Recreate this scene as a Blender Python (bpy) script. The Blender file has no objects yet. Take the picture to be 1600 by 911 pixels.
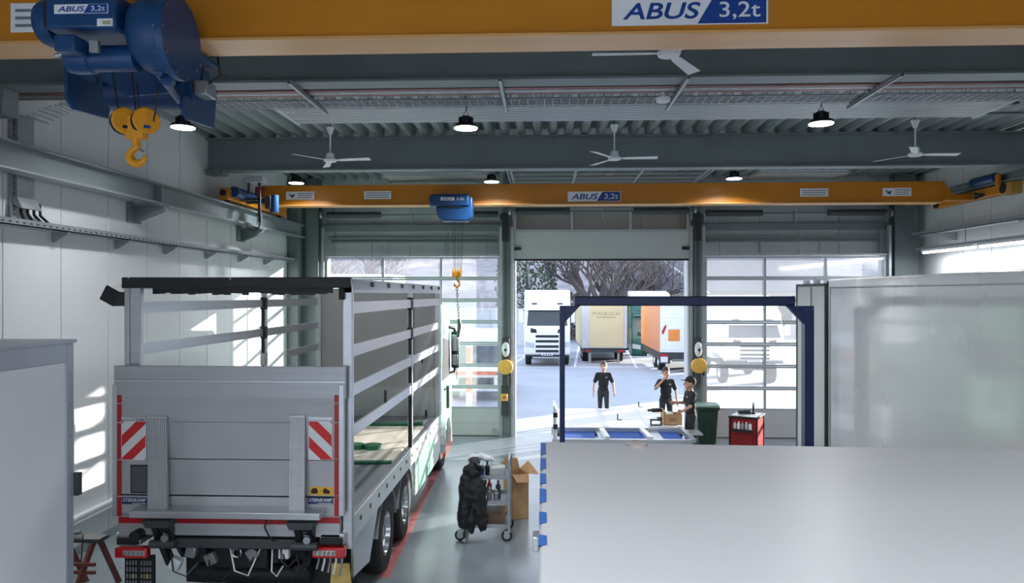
import bpy, bmesh, math, random
from mathutils import Vector, Matrix, Euler, Quaternion
random.seed(11)
S = bpy.context.scene
COL = S.collection
R = math.radians
# ------------------------------------------------------------------ camera
F = 1150.0; CH = 3.8; YAW = R(2.49); HOR = 460.0
cd = bpy.data.cameras.new('camera'); cam = bpy.data.objects.new('camera', cd); COL.objects.link(cam)
cd.sensor_width = 36; cd.lens = 36*F/1600; cd.shift_y = 4.5/1600; cd.clip_end = 500
cam.location = (0, 0, CH); cam.rotation_euler = (R(90), 0, YAW)
S.camera = cam
# ------------------------------------------------------------------ world, sun, exposure
S.view_settings.view_transform = 'Standard'; S.view_settings.look = 'None'
S.view_settings.gamma = 1; S.view_settings.exposure = 0.0
try: S.view_settings.use_curve_mapping = False
except Exception: pass
W = bpy.data.worlds.new('sky'); S.world = W; W.use_nodes = True
wn = W.node_tree.nodes; wl = W.node_tree.links
tc = wn.new('ShaderNodeTexCoord'); sx = wn.new('ShaderNodeSeparateXYZ'); rp = wn.new('ShaderNodeValToRGB')
wl.new(tc.outputs['Generated'], sx.inputs[0]); wl.new(sx.outputs['Z'], rp.inputs[0])
rp.color_ramp.elements[0].color = (0.86, 0.91, 1.0, 1); rp.color_ramp.elements[1].color = (0.45, 0.62, 0.95, 1)
wl.new(rp.outputs[0], wn['Background'].inputs[0]); wn['Background'].inputs[1].default_value = 2.4
SUN_AZ = Vector((0.79, 0.61, 0)); SUN_EL = R(9.5)
sl = bpy.data.lights.new('sun', 'SUN'); sl.energy = 19.0; sl.angle = R(0.6); sl.color = (1.0, 0.95, 0.88)
so = bpy.data.objects.new('sun', sl); COL.objects.link(so)
sd = -(SUN_AZ.normalized()*math.cos(SUN_EL) + Vector((0, 0, math.sin(SUN_EL))))
so.rotation_euler = sd.to_track_quat('-Z', 'Y').to_euler(); so.location = (40, 30, 12)
LAMP_W = 75.0
# ------------------------------------------------------------------ pixel -> place (known depth)
_c, _s = math.cos(YAW), math.sin(YAW)
def P(px, py, Y):
    a = (px-800)/F; X = Y*(a*_c-_s)/(_c+a*_s); d = -_s*X+_c*Y
    return X, CH-(py-HOR)/F*d
def PX(px, py, X):
    a = (px-800)/F; Y = X*(_c+a*_s)/(a*_c-_s); d = -_s*X+_c*Y
    return Y, CH-(py-HOR)/F*d
def PZ(px, py, Z):
    d = (CH-Z)*F/(py-HOR); r = (px-800)/F*d
    return _c*r-_s*d, _s*r+_c*d
# ------------------------------------------------------------------ materials
def lin(c): 
    c = c/255.0
    return c/12.92 if c <= .04045 else ((c+.055)/1.055)**2.4
def rgb(c): return (lin(c[0]), lin(c[1]), lin(c[2]), 1)
MATS = {}
def mat(name, col, rough=.5, metal=0., var=.06, scale=4., bump=0., stretch=(1, 1, 1), coat=0., col2=None, thr=None, emit=0.):
    if name in MATS: return MATS[name]
    m = bpy.data.materials.new(name); m.use_nodes = True; MATS[name] = m
    n = m.node_tree.nodes; l = m.node_tree.links; b = n['Principled BSDF']
    b.inputs['Roughness'].default_value = rough; b.inputs['Metallic'].default_value = metal
    if coat: b.inputs['Coat Weight'].default_value = coat; b.inputs['Coat Roughness'].default_value = .08
    t = n.new('ShaderNodeTexCoord'); mp = n.new('ShaderNodeMapping'); mp.inputs['Scale'].default_value = stretch
    l.new(t.outputs['Object'], mp.inputs[0])
    nz = n.new('ShaderNodeTexNoise'); nz.inputs['Scale'].default_value = scale; nz.inputs['Detail'].default_value = 5
    l.new(mp.outputs[0], nz.inputs['Vector'])
    r = n.new('ShaderNodeValToRGB'); l.new(nz.outputs[0], r.inputs[0])
    base = rgb(col)
    if col2 is None:
        r.color_ramp.elements[0].position = .3; r.color_ramp.elements[1].position = .7
        r.color_ramp.elements[0].color = tuple(x*(1-var) for x in base[:3])+(1,)
        r.color_ramp.elements[1].color = tuple(min(1, x*(1+var)) for x in base[:3])+(1,)
    else:
        r.color_ramp.elements[0].position = thr-.02; r.color_ramp.elements[1].position = thr+.02
        r.color_ramp.elements[0].color = base; r.color_ramp.elements[1].color = rgb(col2)
    l.new(r.outputs[0], b.inputs['Base Color'])
    mr = n.new('ShaderNodeMapRange'); mr.inputs[3].default_value = max(.02, rough*.85); mr.inputs[4].default_value = min(1, rough*1.15)
    l.new(nz.outputs[0], mr.inputs[0]); l.new(mr.outputs[0], b.inputs['Roughness'])
    if bump:
        bp = n.new('ShaderNodeBump'); bp.inputs['Strength'].default_value = bump; bp.inputs['Distance'].default_value = .01
        l.new(nz.outputs[0], bp.inputs['Height']); l.new(bp.outputs[0], b.inputs['Normal'])
    if emit:
        l.new(r.outputs[0], b.inputs['Emission Color']); b.inputs['Emission Strength'].default_value = emit
    return m
def glass_mat(name, haze, tint=(1, 1, 1), gl=.08):
    m = bpy.data.materials.new(name); m.use_nodes = True; MATS[name] = m
    n = m.node_tree.nodes; l = m.node_tree.links; n.remove(n['Principled BSDF'])
    tr = n.new('ShaderNodeBsdfTransparent'); tr.inputs[0].default_value = tint+(1,)
    tl = n.new('ShaderNodeBsdfTranslucent'); tl.inputs[0].default_value = (.9, .93, .97, 1)
    g = n.new('ShaderNodeBsdfGlossy'); g.inputs['Roughness'].default_value = .06
    nz = n.new('ShaderNodeTexNoise'); nz.inputs['Scale'].default_value = 1.3
    mr = n.new('ShaderNodeMapRange'); mr.inputs[3].default_value = haze*.6; mr.inputs[4].default_value = haze*1.4
    l.new(nz.outputs[0], mr.inputs[0])
    a = n.new('ShaderNodeMixShader'); l.new(mr.outputs[0], a.inputs[0]); l.new(tr.outputs[0], a.inputs[1]); l.new(tl.outputs[0], a.inputs[2])
    b = n.new('ShaderNodeMixShader'); b.inputs[0].default_value = gl; l.new(a.outputs[0], b.inputs[1]); l.new(g.outputs[0], b.inputs[2])
    l.new(b.outputs[0], n['Material Output'].inputs[0]); return m
def emit_mat(name, col, st):
    m = bpy.data.materials.new(name); m.use_nodes = True; MATS[name] = m
    b = m.node_tree.nodes['Principled BSDF']; b.inputs['Base Color'].default_value = rgb(col)
    b.inputs['Emission Color'].default_value = rgb(col); b.inputs['Emission Strength'].default_value = st
    return m
WALL = mat('wall_white', (214, 217, 219), .32, 0, .03, .8)
DECK = mat('deck_steel', (158, 166, 168), .42, .25, .05, 3, stretch=(1, .1, 1))
BEAM = mat('beam_grey', (118, 128, 131), .5, .1, .08, 1.5)
COLM = mat('column_grey', (104, 114, 117), .5, .1, .08, 2)
GALV = mat('galvanised', (165, 171, 175), .38, .7, .12, 9)
ALU = mat('aluminium', (196, 199, 203), .3, .75, .05, 3, stretch=(.2, .2, 4))
ALUH = mat('aluminium_horizontal', (178, 180, 184), .36, .55, .06, 3, stretch=(.15, 1, 14))
DFRAME = mat('door_frame_alu', (168, 174, 178), .36, .35, .05, 3)
DPANEL = mat('door_panel_grey', (186, 191, 193), .4, .1, .04, 2)
HEAD = mat('header_panel', (160, 167, 170), .45, 0, .05, 1.2)
YELSHEEN = mat('crane_flange_sheen', (214, 160, 96), .32, 0, .1, 1.5, stretch=(.3, 3, 1))  # paler than the girder: floor reflection painted into the flange colour
YEL = mat('crane_yellow', (190, 120, 18), .4, 0, .07, 2.2, stretch=(.4, 1, 2))
YELH = mat('hook_yellow', (226, 152, 24), .38, 0, .08, 8)
BLUE = mat('hoist_blue', (18, 62, 108), .38, 0, .1, 4)
DBLUE = mat('gantry_blue', (18, 42, 98), .36, 0, .08, 4)
SIGNB = mat('sign_blue', (18, 62, 140), .4, 0, .03, 4)
SIGNW = mat('sign_white', (225, 227, 230), .4, 0, .03, 6)
BLACK = mat('black_rubber', (24, 25, 27), .6, 0, .2, 8)
BLACKM = mat('black_metal', (34, 36, 39), .42, .2, .2, 6)
DARK = mat('dark_grey', (62, 66, 70), .5, .1, .12, 6)
MIDG = mat('mid_grey', (120, 124, 128), .5, .1, .1, 6)
WHITE = mat('white_paint', (226, 229, 232), .3, 0, .03, 2, coat=.3)
WHITEM = mat('white_matt', (222, 225, 228), .55, 0, .04, 4)
RED = mat('red_paint', (178, 24, 32), .38, 0, .08, 5)
REDT = mat('reflective_red', (172, 30, 38), .3, 0, .08, 30)
STEEL = mat('steel_rope', (110, 114, 118), .4, .8, .2, 40)
COPPER = mat('pipe_copper', (142, 112, 108), .35, .5, .1, 5)
CHROME = mat('chrome', (215, 218, 222), .16, .95, .05, 5)
CARD = mat('cardboard', (176, 138, 98), .8, 0, .1, 5)
GREEN = mat('bin_green', (34, 66, 54), .45, 0, .12, 5)
PANE = glass_mat('door_pane', .05)
CLEAR = glass_mat('clear_glass', .03, (.75, .82, .85), .12)
LED = emit_mat('lamp_led', (250, 252, 255), 9.0)
# ------------------------------------------------------------------ mesh builder
class MB:
    def __init__(s): s.v = []; s.f = []; s.m = []
    def add(s, vs, fs, m=0, T=None):
        o = len(s.v)
        for p in vs:
            p = Vector(p)
            s.v.append(T @ p if T is not None else p)
        for f in fs: s.f.append(tuple(i+o for i in f)); s.m.append(m)
        return s
    def box(s, x0, y0, z0, x1, y1, z1, m=0, T=None):
        if x0 > x1: x0, x1 = x1, x0
        if y0 > y1: y0, y1 = y1, y0
        if z0 > z1: z0, z1 = z1, z0
        vs = [(x0,y0,z0),(x1,y0,z0),(x1,y1,z0),(x0,y1,z0),(x0,y0,z1),(x1,y0,z1),(x1,y1,z1),(x0,y1,z1)]
        return s.add(vs, [(0,3,2,1),(4,5,6,7),(0,1,5,4),(1,2,6,5),(2,3,7,6),(3,0,4,7)], m, T)
    def cbox(s, c, d, m=0, T=None):
        return s.box(c[0]-d[0]/2, c[1]-d[1]/2, c[2]-d[2]/2, c[0]+d[0]/2, c[1]+d[1]/2, c[2]+d[2]/2, m, T)
    def bar(s, p0, p1, w, h, m=0, up=(0, 0, 1)):
        p0 = Vector(p0); p1 = Vector(p1); d = (p1-p0); L = d.length; d.normalize()
        u = Vector(up)
        if abs(d.dot(u)) > .98: u = Vector((0, 1, 0))
        x = d.cross(u).normalized(); z = x.cross(d)
        T = Matrix((x, d, z)).transposed().to_4x4(); T.translation = p0
        return s.box(-w/2, 0, -h/2, w/2, L, h/2, m, T)
    def cyl(s, p0, p1, r0, r1=None, n=14, m=0):
        return s.tube([p0, p1], [r0, r0 if r1 is None else r1], n, m)
    def tube(s, pts, r, n=8, m=0):
        pts = [Vector(p) for p in pts]; k = len(pts)
        rs = r if isinstance(r, (list, tuple)) else [r]*k
        vs = []; fs = []; px = None
        for i, p in enumerate(pts):
            d = (pts[min(i+1, k-1)]-pts[max(i-1, 0)]).normalized()
            if px is None:
                u = Vector((0, 0, 1)) if abs(d.z) < .9 else Vector((1, 0, 0)); px = d.cross(u).normalized()
            else: px = (px-d*px.dot(d)).normalized()
            py = d.cross(px)
            for j in range(n):
                a = 2*math.pi*j/n; vs.append(p+(px*math.cos(a)+py*math.sin(a))*rs[i])
        for i in range(k-1):
            for j in range(n):
                fs.append((i*n+j, i*n+(j+1) % n, (i+1)*n+(j+1) % n, (i+1)*n+j))
        fs.append(tuple(reversed(range(n)))); fs.append(tuple(range((k-1)*n, k*n)))
        return s.add(vs, fs, m)
    def prism(s, poly, ax, lo, hi, m=0, T=None):
        def q(a, b, t): return {'x': (t, a, b), 'y': (a, t, b), 'z': (a, b, t)}[ax]
        n = len(poly)
        vs = [q(a, b, lo) for a, b in poly]+[q(a, b, hi) for a, b in poly]
        fs = [tuple(range(n)), tuple(range(2*n-1, n-1, -1))]+[(i, n+i, n+(i+1) % n, (i+1) % n) for i in range(n)]
        return s.add(vs, fs, m, T)
    def lathe(s, prof, c=(0, 0, 0), n=20, m=0, ax='z', ring=False):
        vs = []; fs = []; c = Vector(c)
        if ring: prof = list(prof)+[prof[0]]
        for r, z in prof:
            for j in range(n):
                a = 2*math.pi*j/n; x, y = r*math.cos(a), r*math.sin(a)
                vs.append(c+Vector({'z': (x, y, z), 'x': (z, x, y), 'y': (y, z, x)}[ax]))
        k = len(prof)
        for i in range(k-1):
            for j in range(n): fs.append((i*n+j, i*n+(j+1) % n, (i+1)*n+(j+1) % n, (i+1)*n+j))
        if not ring: fs.append(tuple(reversed(range(n)))); fs.append(tuple(range((k-1)*n, k*n)))
        return s.add(vs, fs, m)
    def sph(s, c, rx, ry=None, rz=None, n=12, m=0, T=None):
        ry = rx if ry is None else ry; rz = rx if rz is None else rz
        vs = [Vector(c)+Vector((0, 0, -rz))]; fs = []; k = n//2
        for i in range(1, k):
            t = math.pi*i/k
            for j in range(n):
                a = 2*math.pi*j/n
                vs.append(Vector(c)+Vector((rx*math.sin(t)*math.cos(a), ry*math.sin(t)*math.sin(a), -rz*math.cos(t))))
        vs.append(Vector(c)+Vector((0, 0, rz))); top = len(vs)-1
        for j in range(n):
            fs.append((0, 1+(j+1) % n, 1+j)); fs.append((top, top-n+j, top-n+(j+1) % n))
        for i in range(k-2):
            for j in range(n): fs.append((1+i*n+j, 1+i*n+(j+1) % n, 1+(i+1)*n+(j+1) % n, 1+(i+1)*n+j))
        return s.add(vs, fs, m, T)
    def mesh(s, name, mats, off=Vector((0, 0, 0)), smooth=35):
        me = bpy.data.meshes.new(name)
        me.from_pydata([p-off for p in s.v], [], s.f)
        bm = bmesh.new(); bm.from_mesh(me); bmesh.ops.recalc_face_normals(bm, faces=bm.faces); bm.to_mesh(me); bm.free()
        for k in (mats if isinstance(mats, (list, tuple)) else [mats]): me.materials.append(k)
        me.polygons.foreach_set('material_index', s.m)
        me.polygons.foreach_set('use_smooth', [True]*len(s.f))
        me.set_sharp_from_angle(angle=R(smooth)); me.update()
        return me
    def build(s, name, mats, parent=None, bevel=0., loc=None, kind=None, label=None, smooth=35):
        off = Vector((0, 0, 0)); p = parent
        while p is not None: off = off+p.location; p = p.parent
        o = bpy.data.objects.new(name, None)
        bpy.data.objects.remove(o)
        me = s.mesh(name, mats, off if loc is None else Vector(loc), smooth)
        o = bpy.data.objects.new(name, me); COL.objects.link(o)
        if parent is not None: o.parent = parent
        if loc is not None and parent is None: o.location = loc
        if bevel:
            b = o.modifiers.new('bevel', 'BEVEL'); b.width = bevel; b.segments = 2; b.limit_method = 'ANGLE'; b.angle_limit = R(50)
        if kind: o['kind'] = kind
        if label: o['label'] = label
        return o
def thing(name, label, cat, loc=(0, 0, 0), group=None):
    o = bpy.data.objects.new(name, None); COL.objects.link(o); o.location = loc; o.empty_display_size = .1
    o['label'] = label; o['category'] = cat
    if group: o['group'] = group
    return o
def tag(o, label, cat, group=None):
    o['label'] = label; o['category'] = cat
    if group: o['group'] = group
    return o
def setting(name, label=None, loc=(0, 0, 0)):
    o = bpy.data.objects.new(name, None); COL.objects.link(o); o.location = loc; o['kind'] = 'structure'
    if label: o['label'] = label
    return o
def struct(o, label=None):
    o['kind'] = 'structure'
    if label: o['label'] = label
    return o
def dup(root, loc, rz=0, label=None):
    r = root.copy(); COL.objects.link(r); r.location = loc; r.rotation_euler = (0, 0, rz)
    if label: r['label'] = label
    for ch in list(root.children):
        c = ch.copy(); COL.objects.link(c); c.parent = r
        for g in list(ch.children):
            d = g.copy(); COL.objects.link(d); d.parent = c
    return r
def copypart(o, dx, parent=None):
    c = o.copy(); COL.objects.link(c); c.parent = o.parent if parent is None else parent
    c.location = o.location+Vector(dx); return c
def spin(o, rz):
    o.rotation_euler = (0, 0, rz); return o
_dg = None
def ev_mesh(o, name):
    bpy.context.view_layer.update()
    dg = bpy.context.evaluated_depsgraph_get()
    return bpy.data.meshes.new_from_object(o.evaluated_get(dg))
def text(s, w, h, m, parent, c, face='-y', shear=0., bold=0., name='lettering', thick=.002):
    """flat lettering, w x h, centred at world point c, readable from -y (or -x)"""
    cu = bpy.data.curves.new('t', 'FONT'); cu.body = s; cu.shear = shear; cu.offset = bold; cu.extrude = .01
    o = bpy.data.objects.new('t', cu); COL.objects.link(o)
    me = ev_mesh(o, name); bpy.data.objects.remove(o)
    xs = [v.co.x for v in me.vertices]; ys = [v.co.y for v in me.vertices]
    x0, x1, y0, y1 = min(xs), max(xs), min(ys), max(ys)
    off = Vector((0, 0, 0)); p = parent
    while p is not None: off = off+p.location; p = p.parent
    for v in me.vertices:
        a = ((v.co.x-x0)/(x1-x0)-.5)*w; b = ((v.co.y-y0)/(y1-y0)-.5)*h; t = -thick if v.co.z > 0 else 0
        q = Vector((a, t, b)) if face == '-y' else Vector((t, -a, b))
        v.co = q+Vector(c)-off
    me.name = name; me.materials.clear(); me.materials.append(m)
    o = bpy.data.objects.new(name, me); COL.objects.link(o); o.parent = parent
    return o
def part(parent, name, m, x0, y0, z0, x1, y1, z1, bevel=0.):
    return MB().box(x0, y0, z0, x1, y1, z1).build(name, m, parent, bevel)
# ================================================================== the hall
XL, XR, YF, YB, ZR = -6.8, 9.95, 20.0, -9.0, 6.94
FLOOR = mat('epoxy_floor', (132, 141, 147), .22, 0, .13, .9, bump=.02)
o = MB().box(XL-.3, YB-.3, -.2, XR+.3, YF+.25, 0).build('floor', FLOOR); struct(o, 'grey blue epoxy coated workshop floor')
mk = MB()
(xa, ya), (xb, yb) = PZ(600, 903, 0), PZ(706, 686, 0)
mk.bar((xa, ya, .001), (xb, yb, .001), .15, .003)
mk.build('floor_marking', mat('floor_red', (176, 108, 108), .4, 0, .25, 6), o, label='faded red painted line')
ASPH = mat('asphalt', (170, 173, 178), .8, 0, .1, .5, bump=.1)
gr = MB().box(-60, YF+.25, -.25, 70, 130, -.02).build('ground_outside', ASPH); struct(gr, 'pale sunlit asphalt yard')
LINE = mat('line_white', (235, 236, 238), .7, 0, .08, 3)
def gline(p, q, w=.14):
    a = PZ(p[0], p[1], -.02); b = PZ(q[0], q[1], -.02)
    MB().bar((a[0], a[1], -.017), (b[0], b[1], -.017), w, .006).build('parking_line', LINE, gr)
gline((770, 573.5), (1180, 573.5)); gline((906, 535), (898, 573)); gline((978, 545), (995, 575)); gline((822, 556), (795, 573))
# side walls out of upright sandwich panels
def panel_wall(name, x, dx, z0, z1, label):
    w = setting(name, label, (x, 0, 0)); n = int((YF-YB)/1.15)+1; pitch = (YF+.2-YB)/n
    me = MB().box(0, .006, z0, dx, pitch-.006, z1).mesh('wall_panel', WALL)
    for i in range(n):
        p = bpy.data.objects.new('wall_panel', me); COL.objects.link(p); p.parent = w; p.location = (0, YB+i*pitch, 0)
        b = p.modifiers.new('bevel', 'BEVEL'); b.width = .006; b.segments = 1
    MB().box(x+dx*.5, YB, z0, x+dx*1.3, YF+.2, z1).build('wall_core', WALL, w)
    return w
panel_wall('wall_left', XL, -.16, 0, 7.3, 'white wall of upright metal sandwich panels')
panel_wall('wall_right', XR, .16, 0, 7.3, 'white wall of upright metal panels on the far side')
for side, x, d in (('left', XL, .03), ('right', XR, -.03)):
    struct(MB().box(x, YB, 0, x+d, YF, .14).build('baseboard_'+side, GALV))
# doors' bays
D1 = (P(508, 0, 19.7)[0], P(781, 0, 19.7)[0]); D2 = (P(803, 0, 19.7)[0], P(1077, 0, 19.7)[0]); D3 = (P(1101, 0, 19.7)[0], P(1386, 0, 19.7)[0])
ZD = 4.82
wf = setting('wall_front', 'grey panelled end wall above the three big doors', (0, YF, 0))
x = XL; n = 16; pw = (XR-XL)/n
me = MB().box(.005, 0, ZD+.02, pw-.005, .2, 7.4).mesh('header_panel', HEAD)
for i in range(n):
    p = bpy.data.objects.new('header_panel', me); COL.objects.link(p); p.parent = wf; p.location = (XL+i*pw, 0, 0)
MB().box(XL, YF+.15, ZD+.03, XR, YF+.24, 7.4).build('header_core', HEAD, wf)
for a, b in ((XL, D1[0]), (D1[1], D2[0]), (D2[1], D3[0]), (D3[1], XR)):
    MB().box(a, YF, 0, b, YF+.22, ZD+.02).build('pier', HEAD, wf, .01)
# back wall behind the camera; three open bays added to let daylight in
wb = setting('wall_back', 'unseen white back wall with bays added open for daylight', (0, YB, 0))
MB().box(XL, YB-.2, 5.0, XR, YB, 7.4).build('header', WALL, wb)
for a, b in ((XL, D1[0]), (D1[1], D2[0]), (D2[1], D3[0]), (D3[1], XR)):
    MB().box(a, YB-.2, 0, b, YB, 5.0).build('pier', WALL, wb)
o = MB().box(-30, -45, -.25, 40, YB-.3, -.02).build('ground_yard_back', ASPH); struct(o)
# roof deck: trapezoid sheets running along the hall
ceil = setting('ceiling', 'ribbed steel deck roof', (XL, 0, ZR))
pit = .315
prof = []
for k in range(3):
    a = k*pit
    prof += [(a, 0), (a+.10, 0), (a+.15, .15), (a+.265, .15), (a+pit, 0)]
pp = [prof[0]]
for q in prof[1:]:
    if (q[0]-pp[-1][0])**2+(q[1]-pp[-1][1])**2 > 1e-8: pp.append(q)
poly = pp+[(a, b+.004) for a, b in reversed(pp)]
mb = MB()
nq = len(pp)
vs = [(a, YB, b) for a, b in pp]+[(a, YF+.2, b) for a, b in pp]
mb.add(vs, [(i, i+1, nq+i+1, nq+i) for i in range(nq-1)])
me = mb.mesh('deck_sheet', DECK, smooth=20)
for k in range(18):
    p = bpy.data.objects.new('deck_sheet', me); COL.objects.link(p); p.parent = ceil; p.location = (k*3*pit, 0, 0)
    sm = p.modifiers.new('thick', 'SOLIDIFY'); sm.thickness = .004
MB().box(XL-.2, YB-.2, ZR+.17, XR+.3, YF+.3, ZR+.4).build('roof_slab', DECK, ceil)
# roof beams (I sections)
def ibeam_x(b, x0, x1, yc, z0, z1, w, tf=.03, tw=.02):
    b.prism([(yc-w/2, z0), (yc+w/2, z0), (yc+w/2, z0+tf), (yc+tw/2, z0+tf), (yc+tw/2, z1-tf), (yc+w/2, z1-tf), (yc+w/2, z1), (yc-w/2, z1), (yc-w/2, z1-tf), (yc-tw/2, z1-tf), (yc-tw/2, z0+tf), (yc-w/2, z0+tf)], 'x', x0, x1)
def ibeam_y(b, y0, y1, xc, z0, z1, w, tf=.025, tw=.02):
    b.prism([(xc-w/2, z0), (xc+w/2, z0), (xc+w/2, z0+tf), (xc+tw/2, z0+tf), (xc+tw/2, z1-tf), (xc+w/2, z1-tf), (xc+w/2, z1), (xc-w/2, z1), (xc-w/2, z1-tf), (xc-tw/2, z1-tf), (xc-tw/2, z0+tf), (xc-w/2, z0+tf)], 'y', y0, y1)
for yc, lab in ((8.6, 'dark grey steel roof beam behind the near yellow crane'), (14.6, 'dark grey steel roof beam behind the white ceiling fans'), (2.6, None), (-3.4, None)):
    b = MB(); ibeam_x(b, XL+.02, XR-.02, yc, 6.27, ZR-.01, .3); o = b.build('roof_beam', BEAM); struct(o, lab)
    for xx in (XL+.2, XR-.2):
        MB().box(xx-.18, yc-.14, 5.95 if yc != 14.6 else 6.2, xx+.18, yc+.14, 6.27).build('haunch', BEAM, o, .01)
# steel columns on the end wall
for xc, w, lab in (((XL+D1[0])/2+.1, .34, 'left of the left door'), ((D1[1]+D2[0])/2, .2, 'between left and open door'), ((D2[1]+D3[0])/2, .2, 'between open and right door'), (D3[1]+.42, .5, 'right of the right door')):
    b = MB()
    b.box(xc-w/2, 19.62, 0, xc+w/2, 19.65, ZR); b.box(xc-w/2, 19.93, 0, xc+w/2, 19.96, ZR); b.box(xc-.015, 19.64, 0, xc+.015, 19.94, ZR)
    struct(b.build('steel_column', COLM), 'grey steel column '+lab)
b = MB().box(XL+.02, 19.2, 0, XL+.3, 19.5, ZR); struct(b.build('steel_column', COLM, None, .01), 'grey steel column on the left wall')
# ------------------------------------------------------------------ sectional doors
def section(parent, x0, x1, rows_T, T, solid, h):
    """one door section in local coords (x, 0..-.05, 0..h) mapped by T"""
    b = MB()
    if solid:
        b.box(x0, -.05, .008, x1, 0, h-.004, T=T); b.box(x0, -.056, h*.48, x1, -.05, h*.5, T=T)
        return b.build('door_section', DPANEL, parent, .006)
    fw = .045
    b.box(x0, -.05, 0, x1, 0, fw, T=T); b.box(x0, -.05, h-fw-.008, x1, 0, h-.008, T=T)
    third = (x1-x0)/3
    for k in range(4):
        xc = x0+third*k; a = .03
        b.box(max(x0, xc-a) if k < 3 else x1-.06, -.05, fw, min(x1, xc+a) if k else x0+.06, 0, h-fw-.008, T=T)
    s = b.build('door_section', DFRAME, parent)
    for k in range(3):
        MB().box(x0+third*k+.03, -.03, fw, x0+third*(k+1)-.03, -.022, h-fw-.008, T=T).build('pane', PANE, s)
    return s
def tracks(parent, x0, x1):
    for xx, sg in ((x0-.04, -1), (x1+.04, 1)):
        b = MB(); b.box(xx-.03, 19.6, 0, xx+.03, 19.66, 5.6); b.box(xx-.05, 19.66, 0, xx+.05, 19.69, 5.6)
        b.build('door_track', GALV, parent)
def closed_door(name, D, lab):
    x0, x1 = D; d = setting(name, lab, ((x0+x1)/2, 19.75, 0))
    section(d, x0, x1, 0, Matrix.Translation((0, 19.75, 0)), True, .74)
    for i in range(7): section(d, x0, x1, 0, Matrix.Translation((0, 19.75, .74+.582*i)), False, .582)
    MB().box(x0, 19.66, ZD-.0, x1, 19.8, ZD+.05).build('top_seal', GALV, d)
    MB().box(x0, 19.7, 0, x1, 19.76, .02).build('bottom_seal', BLACK, d)
    for xx in (x0+.12, x1-.2):
        MB().box(xx, 19.66, .1, xx+.1, 19.7, .2).build('hinge', GALV, d)
    tracks(d, x0, x1)
    return d
closed_door('door_1', D1, 'closed glazed sectional door behind the curtainside truck')
closed_door('door_3', D3, 'closed glazed sectional door behind the red tool cabinet')
x0, x1 = D2; d2 = setting('door_2', 'raised sectional door over the open middle bay', ((x0+x1)/2, 19.75, 0))
section(d2, x0, x1, 0, Matrix.Translation((0, 19.75, 4.74)), True, .74)
MB().box(x0, 19.69, 4.70, x1, 19.77, 4.745).build('bottom_seal', BLACK, d2)
for i in range(2): section(d2, x0, x1, 0, Matrix.Translation((0, 19.75, 5.48+.582*i)), False, .582)
for i in range(5):
    T = Matrix.Translation((0, 19.45-.582*i, 6.72)) @ Matrix.Rotation(R(90), 4, 'X')
    section(d2, x0, x1, 0, T, False, .582)
for xx in (x0-.05, x1+.05):
    MB().box(xx-.03, 16.0, 6.66, xx+.03, 19.5, 6.74).build('ceiling_track', GALV, d2)
    MB().box(xx-.02, 16.2, 6.74, xx+.02, 16.25, ZR).build('track_hanger', GALV, d2)
for xx, sg in ((x0+.1, 1), (x1-.1, -1)):
    MB().box(xx-.09, 19.62, 4.98, xx+.09, 19.7, 5.06).build('roller_bracket', BLACKM, d2, .01)
for xx in (x0-.015, x1-.045):
    MB().box(xx, 19.7, 0, xx+.06, 20.2, 4.74).build('jamb', mat('jamb_white', (205, 208, 212), .4, 0, .04, 3), d2)
tracks(d2, x0, x1)
# girts, studs and torsion springs in front of the header
for D, mid in ((D1, False), (D3, False), (D2, True)):
    x0, x1 = D
    if not mid:
        MB().box(x0-.1, 19.86, 5.52, x1+.1, 20.0, 5.70).build('girt', COLM, wf, .01)
        b = MB(); b.box(x0+.1, 19.88, 5.20, x1-.1, 20.0, 5.24); b.box(x0+.1, 19.96, 5.24, x1-.1, 20.0, 5.31); b.box(x0+.1, 19.88, 5.31, x1-.1, 20.0, 5.35)
        b.build('channel_girt', BEAM, wf)
        for k in (1, 2): MB().box(x0+(x1-x0)/3*k-.05, 19.93, 4.87, x0+(x1-x0)/3*k+.05, 20.0, 5.2).build('stud', HEAD, wf)
    t = thing('torsion_spring_shaft', 'torsion spring shaft above the '+('middle open door' if mid else 'left door' if D is D1 else 'right door'), 'spring shaft', ((x0+x1)/2, 19.6, 5.95))
    zz = 5.95 if not mid else 6.0
    yy = 19.72 if not mid else 19.5
    MB().cyl((x0-.05, yy, zz), (x1+.05, yy, zz), .016, n=8).build('shaft', STEEL, t)
    L = (x1-x0)
    for a, c in ((x0+.05, x0+L*.32), (x1-L*.32, x1-.05)):
        b = MB(); k = 26
        b.lathe([(.085 if i % 2 else .078, a+(c-a)*i/k) for i in range(k+1)], (0, yy, zz), 14, ax='x'); b.build('spring', DARK, t)
    for xx in (x0-.02, (x0+x1)/2, x1+.02):
        MB().box(xx-.012, yy-.05, zz-.24, xx+.012, 19.85 if not mid else yy+.1, zz+.06).build('bearing_plate', GALV, t)
    for xx in (x0-.1, x1+.1):
        MB().lathe([(.05, -.03), (.11, -.03), (.11, .03), (.05, .03)], (xx, yy, zz), 18, ax='x').build('cable_drum', GALV, t)
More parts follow.
